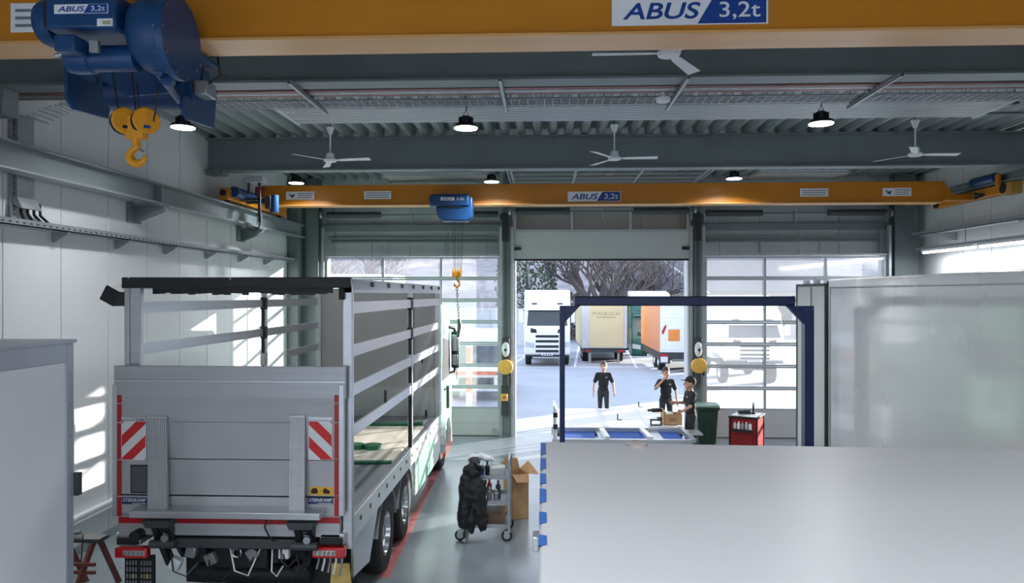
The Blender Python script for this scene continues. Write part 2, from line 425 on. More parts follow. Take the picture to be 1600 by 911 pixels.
# drive chains hanging beside the door columns
for xx, lab in ((D1[1]+.13, 'left'), (D2[1]+.17, 'right')):
    b = MB().tube([(xx, 19.56, 5.9), (xx+.01, 19.56, 4.0), (xx, 19.56, 1.4), (xx+.03, 19.56, 1.3), (xx+.05, 19.56, 1.4), (xx+.05, 19.56, 5.9)], .008, 6)
    tag(b.build('door_chain', BLACKM), 'dark pull chain loop on the column %s of the open bay' % lab, 'chain')
    t = thing('chain_drive', 'black chain drive housing high on the column %s of the open bay' % lab, 'door drive', (xx, 19.55, 5.3))
    MB().box(xx-.06, 19.45, 5.2, xx+.1, 19.6, 5.75).build('housing', BLACKM, t, .015)
    MB().lathe([(.03, -.03), (.12, -.03), (.12, .03), (.03, .03)], (xx, 19.45, 5.85), 18, ax='y').build('sprocket', BLACKM, t)
def reel(px, pyw, pyy, lab):
    X, Z = P(px, pyw, 19.5)
    t = thing('door_control', 'white rounded control unit on the column %s of the open bay' % lab, 'control box', (X, 19.5, Z))
    MB().sph((X, 19.47, Z), .1, .09, .2, 16).build('cover', WHITEM, t)
    MB().box(X-.03, 19.36, Z-.04, X+.03, 19.39, Z+.03).build('display', BLACKM, t, .01)
    MB().box(X-.1, 19.5, Z-.3, X+.1, 19.6, Z+.3).build('back_plate', DARK, t, .01)
    X, Z = P(px, pyy, 19.5)
    t = thing('hose_reel', 'yellow hose reel on the column %s of the open bay' % lab, 'hose reel', (X, 19.5, Z))
    MB().lathe([(.05, -.12), (.19, -.1), (.2, -.06), (.2, .0), (.15, .03)], (X, 19.45, Z), 24, ax='y').build('drum', mat('reel_yellow', (226, 176, 84), .4, 0, .08, 6), t)
    MB().box(X-.07, 19.44, Z-.5, X+.07, 19.6, Z+.2).build('bracket', DARK, t, .01)
    MB().box(X+.1, 19.4, Z-.26, X+.15, 19.45, Z-.1).build('hose_stop', BLACK, t, .01)
reel(790, 546, 573, 'left'); reel(1091, 546, 571, 'right')
X, Z = P(788, 620, 19.5)
t = thing('switch_box', 'small yellow emergency switch box below the left hose reel', 'switch box', (X, 19.5, Z))
MB().box(X-.08, 19.5, Z-.5, X+.08, 19.6, Z+.3).build('plate', DARK, t); MB().box(X-.09, 19.4, Z-.1, X+.09, 19.5, Z+.08).build('housing', mat('reel_yellow', (226, 176, 84)), t, .01)
MB().cyl((X, 19.37, Z), (X, 19.4, Z), .03).build('button', RED, t)
# ================================================================== crane runways, trays, pipes
b = MB(); RXL = -6.42
t = thing('crane_runway', 'grey steel crane rail along the left wall', 'crane rail', (RXL, 0, 5.3))
b = MB(); ibeam_y(b, YB+.1, 19.15, RXL, 5.30, 5.62, .24); b.build('runway_beam', BEAM, t)
MB().box(RXL-.03, YB+.1, 5.62, RXL+.03, 19.15, 5.66).build('rail_bar', GALV, t)
MB().box(RXL-.13, YB+.1, 5.285, RXL+.13, 19.15, 5.30).build('bottom_flange_plate', GALV, t)
for y in (16.2, 11.9, 7.6):
    b = MB(); b.box(XL, y-.2, 4.98, XL+.03, y+.2, 5.3); b.prism([(XL, 5.0), (XL+.1, 5.0), (RXL+.16, 5.16), (RXL+.16, 5.28), (XL, 5.28)], 'y', y-.02, y+.02); b.box(XL, y-.16, 5.25, RXL+.15, y+.16, 5.285)
    b.build('wall_bracket', BEAM, t)
    MB().box(RXL+.02, y-.02, 5.33, RXL+.12, y+.02, 5.6).build('stiffener', BEAM, t)
RXR = 9.42
t = thing('crane_runway', 'grey steel crane rail along the right wall', 'crane rail', (RXR, 0, 6.15))
b = MB(); ibeam_y(b, YB+.1, 19.5, RXR, 6.08, 6.262, .26); b.build('runway_beam', BEAM, t)
for y in (17.5, 13.2, 8.9):
    MB().box(RXR+.12, y-.1, 6.1, XR-.005, y+.1, 6.24).build('wall_bracket', BEAM, t)
# perforated cable tray on the left wall
t = thing('cable_tray', 'long perforated steel cable tray on the left wall', 'cable tray', (XL, 0, 4.6))
b = MB(); b.box(XL+.004, YB+.1, 4.66, XL+.24, 19.15, 4.675); b.box(XL+.225, YB+.1, 4.66, XL+.24, 19.15, 4.75); b.box(XL+.004, YB+.1, 4.66, XL+.012, 19.15, 4.75); b.build('tray', GALV, t)
hb = MB()
for i in range(90): hb.box(XL+.2395, 8.0+i*.125, 4.69, XL+.2412, 8.05+i*.125, 4.712)
hb.build('perforation', DARK, t, kind='stuff')
for y in (8.4, 9.9, 11.4, 12.9, 14.5, 16.1, 17.6):
    MB().prism([(XL+.004, 4.52), (XL+.05, 4.52), (XL+.24, 4.63), (XL+.24, 4.658), (XL+.004, 4.658)], 'y', y-.02, y+.02).build('bracket', GALV, t)
b = MB()
for k in range(4):
    b.tube([(XL+.06+.04*k, 6, 4.685), (XL+.06+.04*k, 12, 4.685), (XL+.07+.04*k, 19, 4.685)], .012, 6)
b.build('cable', BLACK, t, kind='stuff')
# vertical strut and sheet metal duct at the left wall
yy, z1 = PX(22, 175, XL+.05); _, z0 = PX(22, 340, XL+.05)
t = thing('perforated_strut', 'upright perforated steel strut beside the wall duct', 'strut', (XL, yy, 4.75))
MB().box(XL+.004, yy-.04, 4.76, XL+.05, yy+.04, 6.3).build('strut', GALV, t)
b = MB()
for i in range(22): b.box(XL+.05, yy-.012, 4.8+i*.068, XL+.052, yy+.012, 4.832+i*.068)
b.build('slot', DARK, t, kind='stuff')
y0, _ = PX(28, 200, XL+.1); y1, _ = PX(54, 200, XL+.1)
t = thing('cable_duct', 'flat sheet metal cable duct with flared lower edge on the left wall', 'cable duct', (XL, (y0+y1)/2, 4.9))
MB().prism([(XL+.004, 5.05), (XL+.1, 5.05), (XL+.1, 6.1), (XL+.004, 6.1)], 'y', y0, y1).build('cover', GALV, t, .005)
MB().prism([(XL+.02, 5.05), (XL+.1, 5.05), (XL+.17, 4.9), (XL+.15, 4.895), (XL+.02, 4.97)], 'y', y0-.02, y1+.04).build('flared_lip', GALV, t)
for k in range(4):
    a = y0+.1+.12*k
    MB().tube([(XL+.06, a, 5.0), (XL+.07, a, 4.85), (XL+.1, a+.05+.05*k, 4.72), (XL+.12, a+.3+.1*k, 4.69)], .018, 6).build('cable', BLACK, t)
# right wall: tray with tube lights below
t = thing('cable_tray', 'grey cable tray above the tube lights on the right wall', 'cable tray', (XR, 0, 5.25))
b = MB(); b.box(9.4, 2, 5.28, 9.7, 19.3, 5.295); b.box(9.4, 2, 5.28, 9.415, 19.3, 5.37); b.box(9.685, 2, 5.28, 9.7, 19.3, 5.37); b.build('tray', GALV, t)
for y in (6, 9, 12, 15, 18.2): MB().prism([(9.4, 5.24), (9.4, 5.28), (XR-.004, 5.28), (XR-.004, 5.1)], 'y', y-.02, y+.02).build('bracket', GALV, t)
t = thing('light_rail', 'grey carrier rail holding the tube lights at the right wall', 'rail', (9.5, 12, 4.9))
MB().box(9.44, 4, 4.92, 9.52, 19.2, 4.98).build('rail', GALV, t)
for y in (5, 8, 11, 14, 17, 19): MB().cyl((9.48, y, 4.97), (9.48, y, 5.29), .008, n=6).build('hanger_rod', STEEL, t)
ys = [4.6, 7.0, 9.4, 11.8, 14.2, 16.6]
nm = ['second nearest', 'nearest', 'middle', 'x', 'x', 'far']
labs = ['tube light on the right wall, outside the camera edge', 'tube light on the right wall, second outside', 'tube light on the right wall, third outside', 'tube light on the right wall at the picture edge', 'long white tube light on the right wall, middle one', 'long white tube light on the right wall nearest the doors']
for i, y in enumerate(ys):
    if i < 2: continue
    t = thing('tube_light', labs[i], 'tube light', (9.48, y, 4.85), 'tube lights on the right wall')
    MB().box(9.42, y, 4.86, 9.54, y+2.25, 4.92).build('housing', WHITEM, t, .008)
    MB().cyl((9.48, y+.03, 4.845), (9.48, y+2.22, 4.845), .035, n=10).build('tube', LED, t)
    ld = bpy.data.lights.new('tube', 'AREA'); ld.shape = 'RECTANGLE'; ld.size = .08; ld.size_y = 2.1; ld.energy = 40; ld.color = (.95, .98, 1)
    lo = bpy.data.objects.new('tube_glow', ld); COL.objects.link(lo); lo.location = (9.48, y+1.12, 4.80); lo.parent = None
# pipes, struts and mesh tray under beam one
for k, (y, z, m, n_) in enumerate(((8.93, 6.30, COPPER, 'nearest'), (9.04, 6.30, GALV, 'middle'), (9.16, 6.31, COPPER, 'rear'))):
    b = MB().cyl((XL+.05, y, z), (9.22, y, z), .022, n=10)
    tag(b.build('pipe', m), '%s thin pipe running across the hall under the roof beam' % n_, 'pipe', 'pipes under the roof beam')
for xx, lab in ((-5.25, 'behind the near blue hoist'), (-2.93, 'left of the high bay lamps'), (-.5, 'just left of the middle fan rod'), (1.62, 'below the near ceiling fan'), (3.97, 'above the right high bay lamp'), (6.3, 'near the right edge')):
    t = thing('pipe_strut', 'slotted steel strut carrying the pipes '+lab, 'strut', (xx, 8.9, 6.25), 'pipe struts under the roof beam')
    b = MB(); b.box(xx-.022, 8.35, 6.22, xx+.022, 9.8, 6.226); b.box(xx-.022, 8.35, 6.22, xx-.018, 9.8, 6.262); b.box(xx+.018, 8.35, 6.22, xx+.022, 9.8, 6.262); b.build('channel', GALV, t)
    for y in (8.93, 9.04, 9.16): MB().lathe([(.024, -.012), (.03, -.012), (.03, .012), (.024, .012)], (xx, y, 6.30), 10, ax='x').build('pipe_clamp', STEEL, t)
    MB().cyl((xx, 9.74, 6.24), (xx, 9.74, ZR), .006, n=6).build('threaded_rod', STEEL, t)
t = thing('mesh_tray', 'wire mesh cable tray running across the hall under the roof', 'cable tray', (0, 9.5, 6.28))
b = MB()
for i in range(144):
    xx = -6.2+i*.107; b.tube([(xx, 9.3, 6.33), (xx, 9.3, 6.275), (xx, 9.7, 6.275), (xx, 9.7, 6.33)], .006, 4)
b.build('cross_wire', GALV, t, kind='stuff')
b = MB()
for y, z in ((9.3, 6.33), (9.3, 6.275), (9.4, 6.275), (9.5, 6.275), (9.6, 6.275), (9.7, 6.275), (9.7, 6.33)): b.cyl((-6.3, y, z), (9.22, y, z), .005, n=5)
b.build('long_wire', GALV, t, kind='stuff')
MB().box(-6.2, 9.33, 6.282, 9.2, 9.66, 6.296).build('cable_bundle', mat('tray_cable', (128, 132, 136), .6, 0, .4, 14, stretch=(.1, 8, 1)), t)
b = MB()
for i in range(8):
    f = i/7; b.tube([(XL+.6-.52*f, 9.3, 6.275-.16*f*f), (XL+.6-.52*f, 9.7, 6.275-.16*f*f)], .011, 5)
b.build('bend_rung', GALV, t, kind='stuff')
# radiant ceiling panels
RAD = mat('radiant_panel', (160, 166, 168), .4, .1, .04, 3, stretch=(.1, 1, 1))
def radiant(x0, x1, y0, y1, z, lab):
    t = thing('radiant_panel', lab, 'heating panel', ((x0+x1)/2, (y0+y1)/2, z), 'radiant panels under the roof')
    n = 10; w = (y1-y0)/n
    for i in range(n):
        MB().box(x0, y0+i*w+.012, z, x1, y0+(i+1)*w-.012, z+.03).build('strip', RAD, t)
    MB().box(x0, y0, z+.03, x1, y1, z+.05).build('insulation', WHITEM, t)
    for xx in (x0, x1):
        b = MB(); b.cyl((xx, y0-.03, z+.01), (xx, y1+.03, z+.01), .03, n=10); b.build('header_pipe', GALV, t)
    for xx in (x0+.4, x1-.4):
        MB().cyl((xx, (y0+y1)/2, z+.05), (xx, (y0+y1)/2, ZR), .006, n=6).build('hanger', STEEL, t)
radiant(-3.75, 6.3, 10.07, 11.07, 6.40, 'long ribbed heating panel under the roof above the middle lamp')
radiant(-3.5, -1.05, 15.7, 16.7, 6.36, 'short pale heating panel above the left part of the far crane')
radiant(4.5, 6.4, 15.7, 16.7, 6.36, 'short pale heating panel above the right part of the far crane')
# ------------------------------------------------------------------ high bay lamps
def make_lamp(label):
    t = thing('high_bay_lamp', label, 'lamp', (0, 0, 0), 'round high bay lamps')
    MB().lathe([(.165, 0), (.17, .015), (.15, .04), (.07, .06)], (0, 0, 0), 24).build('rim', BLACKM, t)
    MB().lathe([(.02, -.012), (.155, -.012), (.158, .002), (.02, .003)], (0, 0, 0), 24).build('lens', LED, t)
    b = MB(); b.lathe([(.075, .05), (.075, .14), (.05, .16)], (0, 0, 0), 14)
    for k in range(10):
        a = k*math.pi/5; b.bar((.06*math.cos(a), .06*math.sin(a), .095), (.1*math.cos(a), .1*math.sin(a), .095), .008, .09)
    b.build('heat_sink', BLACKM, t)
    MB().tube([(-.05, 0, .14), (0, 0, .24), (.05, 0, .14)], .006, 6).build('bail', BLACKM, t)
    MB().tube([(0, 0, .23), (.012, 0, .30), (-.008, 0, .37), (0, 0, .90)], .008, 6).build('cord', BLACK, t)
    return t
LAMPS = [(286, 199, 9.9, 'above the left wall near the big hook'), (728, 200, 9.9, 'in the middle of the nearer row'), (1283, 193, 9.9, 'hanging on the right of the nearer row'),
         (463, 286, 15.6, 'above the left end of the far crane'), (768, 284, 15.6, 'above the far crane right of its blue hoist'), (1147, 279, 15.6, 'above the right half of the far crane')]
spots = []
for px, py, Y, w in LAMPS:
    X, Z = P(px, py, Y); spots.append((X, Y, Z, 'lit round high bay lamp '+w))
for Y in (1.8, -2.5, -6.8):  # added rows out of view, fill light for the camera-facing surfaces
    for X in (-4.9, -1.05, 3.75): spots.append((X, Y, 6.3, 'added high bay fill lamp out of view at %.0f %.0f' % (X, Y)))
proto = None
for i, (X, Y, Z, lab) in enumerate(spots):
    if i < 6:
        if proto is None: proto = make_lamp(lab); proto.location = (X, Y, Z)
        else: dup(proto, (X, Y, Z), 0, lab)
    else:
        q = dup(proto, (X, Y, Z), 0, 'added high bay fill lamp out of view')
    ld = bpy.data.lights.new('bay', 'AREA'); ld.shape = 'DISK'; ld.size = .3; ld.energy = LAMP_W if i < 6 else LAMP_W*.5 if Y > 0 else LAMP_W*4.6; ld.color = (.94, .97, 1); ld.spread = R(150)
    lo = bpy.data.objects.new('bay_glow', ld); COL.objects.link(lo); lo.location = (X, Y, Z-.03)
# ------------------------------------------------------------------ ceiling fans
def make_fan(label):
    t = thing('ceiling_fan', label, 'fan', (0, 0, 0), 'white ceiling fans')
    MB().lathe([(.03, .46), (.065, .56), (.07, .58), (.01, .58)], (0, 0, 0), 16).build('canopy', WHITEM, t)
    MB().cyl((0, 0, .1), (0, 0, .5), .013, n=8).build('rod', WHITEM, t)
    MB().cyl((0, 0, .57), (0, 0, .89), .008, n=6).build('hook_rod', BLACKM, t)
    MB().lathe([(.02, -.02), (.1, -.01), (.115, .02), (.1, .04), (.075, .05), (.06, .13), (.02, .15)], (0, 0, 0), 20).build('motor', WHITEM, t)
    for k in range(3):
        b = MB(); T = Matrix.Rotation(2*math.pi*k/3, 4, 'Z') @ Matrix.Rotation(R(-9), 4, 'X')
        b.prism([(.1, -.02), (.2, -.05), (.72, -.07), (.72, .06), (.2, .045), (.1, .02)], 'z', .012, .019, T=T); b.build('blade', WHITEM, t)
    return t
fp = None
for (px, py, Y, rz, lab) in ((516, 252, 12.5, R(-8), 'white ceiling fan hanging nearest the left wall in the far row'), (960, 249, 12.5, R(-3), 'white ceiling fan in the middle of the far row'), (1430, 243, 12.5, R(2), 'white ceiling fan on the right of the far row'),
                              (1045, 86, 7.0, R(180), 'large near white ceiling fan just below the yellow girder'), (258, 92, 7.0, R(-12), 'white ceiling fan mostly hidden behind the near blue hoist')):
    X, Z = P(px, py, Y)
    if fp is None: fp = make_fan(lab); fp.location = (X, Y, Z); fp.rotation_euler = (0, 0, rz)
    else: dup(fp, (X, Y, Z), rz, lab)
X, Z = P(1037, 155, 9.1)
t = thing('ceiling_detector', 'small white round detector under the mesh tray', 'detector', (X, 9.1, Z))
MB().lathe([(.03, -.03), (.08, -.02), (.09, 0), (.09, .03)], (X, 9.15, Z), 20).build('housing', WHITEM, t)
MB().cyl((X, 9.15, Z+.03), (X, 9.15, 6.29), .03, n=10).build('stem', WHITEM, t)
X, Z = P(1585, 160, 11.5)
t = thing('pipe_valve', 'small dark valve under the roof at the right edge', 'valve', (X, 11.5, Z))
MB().box(X-.12, 11.45, Z-.03, X+.05, 11.55, Z+.04).build('body', BLACKM, t, .01); MB().cyl((X, 11.5, Z), (X, 11.5, ZR), .008, n=6).build('rod', STEEL, t)
MB().cyl((X-.4, 11.55, Z-.15), (XR-.05, 11.55, Z-.15), .02, n=8).build('pipe', STEEL, t)
# ================================================================== cranes
def abus_sign(parent, x0, x1, z0, z1, y, txt='3,2t'):
    w = x1-x0; h = z1-z0
    s = MB().box(x0, y-.004, z0, x1, y, z1).build('sign', SIGNW, parent, label='white and blue sign reading ABUS 3,2t')
    b = MB(); k = h*.55
    b.prism([(x0+w*.55-.0, z0+h*.04), (x1-w*.012, z0+h*.04), (x1-w*.012, z1-h*.04), (x0+w*.55+k, z1-h*.04)], 'y', y-.006, y-.003); b.build('blue_field', SIGNB, s)
    text('ABUS', w*.5, h*.58, SIGNB, s, (x0+w*.32, y-.004, (z0+z1)/2), shear=.22, bold=.018)
    text(txt, w*.26, h*.62, SIGNW, s, (x0+w*.82, y-.006, (z0+z1)/2-h*.03), bold=.005)
    return s
def info_plate(parent, x0, x1, z0, z1, y, kind):
    s = MB().box(x0, y-.004, z0, x1, y, z1).build('info_plate', SIGNW, parent, label='small white notice plate with dark print')
    w = x1-x0; h = z1-z0; b = MB(); a = .08
    if kind == 'arrow':
        a = .42
        MB().prism([(x0+w*.08, z0+h*.8), (x0+w*.2, z0+h*.55), (x0+w*.32, z0+h*.7), (x0+w*.26, z0+h*.2), (x0+w*.18, z0+h*.3)], 'y', y-.006, y-.003).build('pictogram', DARK, s)
    for i in range(3):
        e = (.96, .92, .9)[i]
        MB().box(x0+w*a, y-.006, z0+h*(.7-.26*i), x0+w*e, y-.003, z0+h*(.8-.26*i)).build('print_line', MIDG, s)
Z0, Z1 = 5.80, 6.25
# --- far crane
YC = 16.6
t = thing('overhead_crane', 'far yellow overhead crane girder spanning above the doors', 'crane', (1.4, YC, Z0))
gx0 = P(410, 300, YC)[0]; gx1 = P(1470, 300, YC)[0]
b = MB(); b.prism([(gx0-.22, Z0+.2), (gx0, Z1), (gx1, Z1), (gx1+.25, Z0+.12), (gx1-.1, Z0+.02), (gx0+.05, Z0+.02)], 'y', YC-.14, YC+.14); b.build('girder', YEL, t)
MB().box(gx0+.05, YC-.19, Z0-.0, gx1-.05, YC+.19, Z0+.022).build('bottom_flange', YELSHEEN, t, .003)
MB().box(gx0+.05, YC-.17, Z1, gx1, YC+.17, Z1+.015).build('top_flange', YEL, t)
fy = YC-.14
X0, z0 = P(887, 315, fy); X1, z1 = P(970, 299, fy); abus_sign(t, X0, X1, z0, z1, fy)
for a, c, k in ((447, 491, 'arrow'), (569, 611, 'text'), (1250, 1294, 'text'), (1379, 1424, 'arrow')):
    X0, _ = P(a, 0, fy); X1, _ = P(c, 0, fy); info_plate(t, X0, X1, 5.95, 6.13, fy, k)
# left end carriage on the rail
b = MB(); b.box(RXL-.09, YC-2.1, 5.70, RXL+.09, YC+1.25, 5.94); b.build('end_carriage', YEL, t, .01)
for y in (YC-1.9, YC+1.0): MB().lathe([(.06, -.05), (.1, -.05), (.1, .05), (.06, .05)], (RXL, y, 5.765), 18, ax='x').build('travel_wheel', BLACKM, t)
MB().cyl((RXL+.14, YC-1.95, 5.88), (RXL+.14, YC-1.05, 5.88), .11, n=16).build('travel_motor', BLUE, t)
MB().cyl((RXL-.0, YC-2.16, 5.84), (RXL-.0, YC-2.1, 5.84), .06, n=12).build('buffer', BLACK, t)
MB().box(RXL+.22, YC-1.6, 6.13, RXL+.6, YC-1.35, 6.26).build('control_box', mat('box_lightgrey', (188, 192, 198), .4), t, .01)
MB().box(RXL+.24, YC-1.5, 5.9, RXL+.28, YC-1.46, 6.13).build('box_post', DARK, t)
MB().box(RXL+.46, YC-1.5, 5.3, RXL+.51, YC-1.45, 6.13).build('box_post', DARK, t)
MB().box(gx0-.1, YC-.2, 6.02, gx0+.1, YC-.15, 6.24).build('end_plate', RED, t, .02)
MB().box(RXL+.09, YC-1.5, 5.76, RXL+.5, YC-1.42, 5.82).build('carrier_arm', DARK, t); MB().box(RXL+.5, YC-1.22, 5.62, RXL+.62, YC-1.0, 5.9).build('gear_case', DARK, t, .01); MB().box(RXL+.09, YC-1.15, 5.74, RXL+.5, YC-1.05, 5.84).build('carrier_arm', DARK, t); MB().cyl((RXL+.66, YC-1.1, 5.55), (RXL+.66, YC-1.1, 5.92), .09, n=14).build('pendant_motor', BLUE, t)
MB().tube([(RXL+.5, YC-1.5, 5.6), (RXL+.52, YC-1.52, 5.3), (RXL+.48, YC-1.53, 5.17), (RXL+.36, YC-1.53, 5.13), (RXL+.25, YC-1.53, 5.18), (RXL+.22, YC-1.5, 5.28)], .014, 6).build('cable', BLACK, t)
for k in range(3): MB().box(gx0-.3+.06*k, YC-.2, 5.9+.06*k, gx0+.05, YC-.15, 5.94+.06*k).build('connector', SIGNW if k % 2 else STEEL, t, .005)
# right end carriage hung on the runway
b = MB(); b.prism([(YC-1.4, 5.85), (YC+1.5, 5.85), (YC+1.5, 6.05), (YC-1.4, 6.05)], 'x', RXR-.1, RXR+.1); b.build('end_carriage', YEL, t, .02)
MB().box(RXR-.12, YC-1.5, 5.82, RXR+.12, YC-1.15, 6.07).build('carriage_head', mat('yellow_dull', (176, 130, 50), .5), t, .02)
for y in (YC-1.25, YC+1.3): MB().lathe([(.05, -.13), (.11, -.13), (.11, .13), (.05, .13)], (RXR, y, 5.96), 16, ax='x').build('travel_wheel', BLACKM, t)
MB().cyl((RXR-.16, YC-1.1, 6.2), (RXR-.16, YC-.3, 6.2), .1, n=16).build('travel_motor', BLUE, t)
b = MB().box(RXR-.2, YC-1.22, 6.02, RXR-.14, YC-1.12, 6.26); b.build('motor_bracket', YEL, t)
MB().box(gx1, YC-.16, 5.86, RXR-.08, YC+.16, 5.98).build('end_tie', YEL, t)
MB().tube([(RXR-.25, YC-.5, 5.85), (RXR-.15, YC-.6, 5.9), (RXR-.2, YC-.4, 5.95)], .04, 6).build('buffer', BLACK, t)
# --- far hoist
t = thing('rope_hoist', 'small blue rope hoist hanging on the far yellow crane', 'hoist', (P(706, 0, YC)[0], YC-.4, 5.4))
HY = YC-.55
xa, za = P(673, 303, HY); xb, zb = P(733, 322, HY)
MB().box(xa, HY, zb, xb-.0, HY+.36, za).build('housing', BLUE, t, .04)
MB().cyl((xa-.04, HY+.18, (za+zb)/2), (xa+.05, HY+.18, (za+zb)/2), .13, n=18).build('motor_cap', BLUE, t)
xc, zc = P(680, 323, HY); xd, zd = P(738, 345, HY)
MB().prism([(xc, zc), (xc+.05, zd+.08), (xc+.15, zd), (xd-.1, zd), (xd, zd+.1), (xd, zc), (xd, za-.06), (xb-.03, za-.05), (xb-.03, zc)], 'y', HY+.02, HY+.34).build('gear_housing', BLUE, t, .03)
MB().box(xa+.2, HY+.36, Z0+.02, xb-.1, YC-.2, Z0+.2).build('trolley_frame', BLUE, t)
for xx in (xa+.2, xb-.2): MB().cyl((xx, YC-.19, Z0+.09), (xx, YC-.1, Z0+.09), .07, n=16).build('trolley_wheel', BLACKM, t)
ww = xb-xa
lp = MB().box(xa+.22, HY-.006, (za+zb)/2-.01, xa+.52, HY, (za+zb)/2+.06).build('label_plate', SIGNW, t)
text('ABUS', .22, .045, SIGNB, lp, (xa+.37, HY-.006, (za+zb)/2+.025), bold=.01)
text('3,2t', .16, .07, SIGNW, t, (xa+.65, HY, (za+zb)/2+.025))
MB().box(xa+.25, HY-.004, zb-.03, xb-.15, HY+.002, zb-.005).build('slot', BLACK, t)
XB, ZB = P(714, 428, HY+.17)
for px in (707, 711, 716, 721, 725):
    xx = P(px, 0, HY+.17)[0]
    MB().cyl((xx, HY+.17, zd+.05), (XB+(xx-XB)*.6, HY+.17, ZB+.05), .006, n=6).build('rope', BLACKM, t)
hb_ = MB().box(XB-.07, HY+.13, ZB-.06, XB+.07, HY+.21, ZB+.06).build('hook_block', YELH, t, .015)
for sx_ in (-1, 1): MB().lathe([(.03, -.015), (.11, -.02), (.12, 0), (.11, .02), (.03, .015)], (XB+sx_*.075, HY+.17, ZB+.02), 18, ax='x').build('sheave', YELH, hb_)
b = MB(); hz = ZB-.2
b.tube([(XB, HY+.17, ZB-.05), (XB, HY+.17, hz+.07), (XB+.05, HY+.17, hz+.02), (XB+.055, HY+.17, hz-.05), (XB, HY+.17, hz-.1), (XB-.06, HY+.17, hz-.05), (XB-.055, HY+.17, hz)], [.03, .025, .024, .026, .028, .024, .01], 8)
b.build('hook', YELH, t)
t2 = thing('lifting_chain', 'dark lifting chain with sling hanging from the far hook', 'chain', (XB, HY+.17, hz-1))
b = MB(); zz = hz-.1
for k in range(11):
    T = Matrix.Translation((XB+.004*k, HY+.17, zz-.04-.062*k)) @ Matrix.Rotation(math.pi/2*(k % 2), 4, 'Z')
    pts = [T @ Vector((.022*math.cos(a), 0, .042*math.sin(a))) for a in [i*math.pi/4 for i in range(9)]]
    b.tube(pts, .008, 5)
b.build('chain', DARK, t2, kind='stuff')
zc2 = zz-.75
MB().tube([(XB+.04, HY+.17, zc2+.05), (XB+.06, HY+.17, zc2-.1), (XB+.02, HY+.17, zc2-.35)], [.035, .05, .03], 8).build('grab_hook', DARK, t2)
MB().tube([(XB+.0, HY+.17, zc2-.3), (XB-.01, HY+.17, zc2-.8), (XB+.0, HY+.17, zc2-1.3)], .008, 6).build('sling', DARK, t2)
# --- near crane
YN = 5.88
t = thing('overhead_crane', 'near yellow overhead crane girder across the top of the picture', 'crane', (1.4, YN, Z0))
MB().box(-5.9, YN-.15, Z0+.022, 9.0, YN+.15, Z1+.1).build('girder', YEL, t)
MB().box(-5.9, YN-.19, Z0, 9.0, YN+.19, Z0+.022).build('bottom_flange', YELSHEEN, t)
for rx, z in ((RXL, 5.72), (RXR, 5.9)):
    MB().box(rx-.1, YN-1.3, z, rx+.1, YN+1.3, z+.24).build('end_carriage', YEL, t, .01)
MB().box(RXL+.1, YN-.15, Z0+.02, -5.9, YN+.15, Z0+.25).build('end_tie', YEL, t); MB().box(9.0, YN-.15, Z0+.1, RXR-.1, YN+.15, Z0+.25).build('end_tie', YEL, t)
for y in (YN-1.1, YN+1.1): MB().lathe([(.05, -.05), (.1, -.05), (.1, .05), (.05, .05)], (RXL, y, 5.765), 16, ax='x').build('travel_wheel', BLACKM, t)
fy = YN-.15
X0, z0 = P(956, 41, fy); X1, z1 = P(1200, -8, fy); abus_sign(t, X0, X1, z0, z1, fy)
X0, z0 = P(17, 51, fy); X1, z1 = P(110, 4, fy); info_plate(t, X0, X1, z0, z1, fy, 'text')
# --- near hoist
HN = 5.05
hx, hz_ = P(150, 60, HN)
t = thing('rope_hoist', 'large blue rope hoist on the near yellow crane', 'hoist', (hx, HN+.4, 5.2))
def H(px, py, y=HN): return P(px, py, y)
x0, z0 = H(70, 45); x1, z1 = H(180, -14)
MB().box(x0, HN, z0, x1, HN+.5, z1).build('control_housing', BLUE, t, .02)
lx0, lz0 = H(85, 22); lx1, lz1 = H(169, 6); abus_sign(t, lx0, lx1, lz0, lz1, HN)
sx0, sz0 = H(152, 41); sx1, sz1 = H(176, 29)
s_ = MB().box(sx0, HN-.004, sz0, sx1, HN, sz1).build('rating_plate', SIGNW, t); MB().box(sx0+.04, HN-.006, sz0+.01, sx1-.01, HN-.003, sz1-.015).build('rating_print', mat('print_ochre', (170, 165, 130)), s_)
xe, ze = H(28, 43); xf, zf = H(58, -8)
MB().lathe([(.06, 0), (.15, .02), (.17, .06), (.17, xf-xe)], (xe, HN+.25, (ze+zf)/2), 22, ax='x').build('motor_cap', BLUE, t)
MB().box(xf, HN+.06, ze+.02, x0, HN+.44, zf-.02).build('coupling', BLACKM, t, .01)
# round gear housing
xg0, zg0 = H(182, 100); xg1, zg1 = H(246, -25)
zc_ = (zg0+zg1)/2; rg = (zg1-zg0)/2
MB().lathe([(rg*.55, 0), (rg*.85, .05), (rg*.97, .12), (rg, .2), (rg, xg1-xg0)], (xg0, HN+.25, zc_), 30, ax='x').build('gear_housing', BLUE, t)
MB().lathe([(rg*.4, 0), (rg*1.08, 0), (rg*1.08, .05), (rg*.4, .05)], (xg1, HN+.25, zc_-.02), 30, ax='x').build('flange_plate', BLUE, t)
for k in range(10):
    a = k*math.pi/5; MB().cyl((xg1-.02, HN+.25+rg*1.0*math.cos(a), zc_-.02+rg*1.0*math.sin(a)), (xg1+.06, HN+.25+rg*math.cos(a), zc_-.02+rg*math.sin(a)), .012, n=6).build('flange_bolt', STEEL, t)
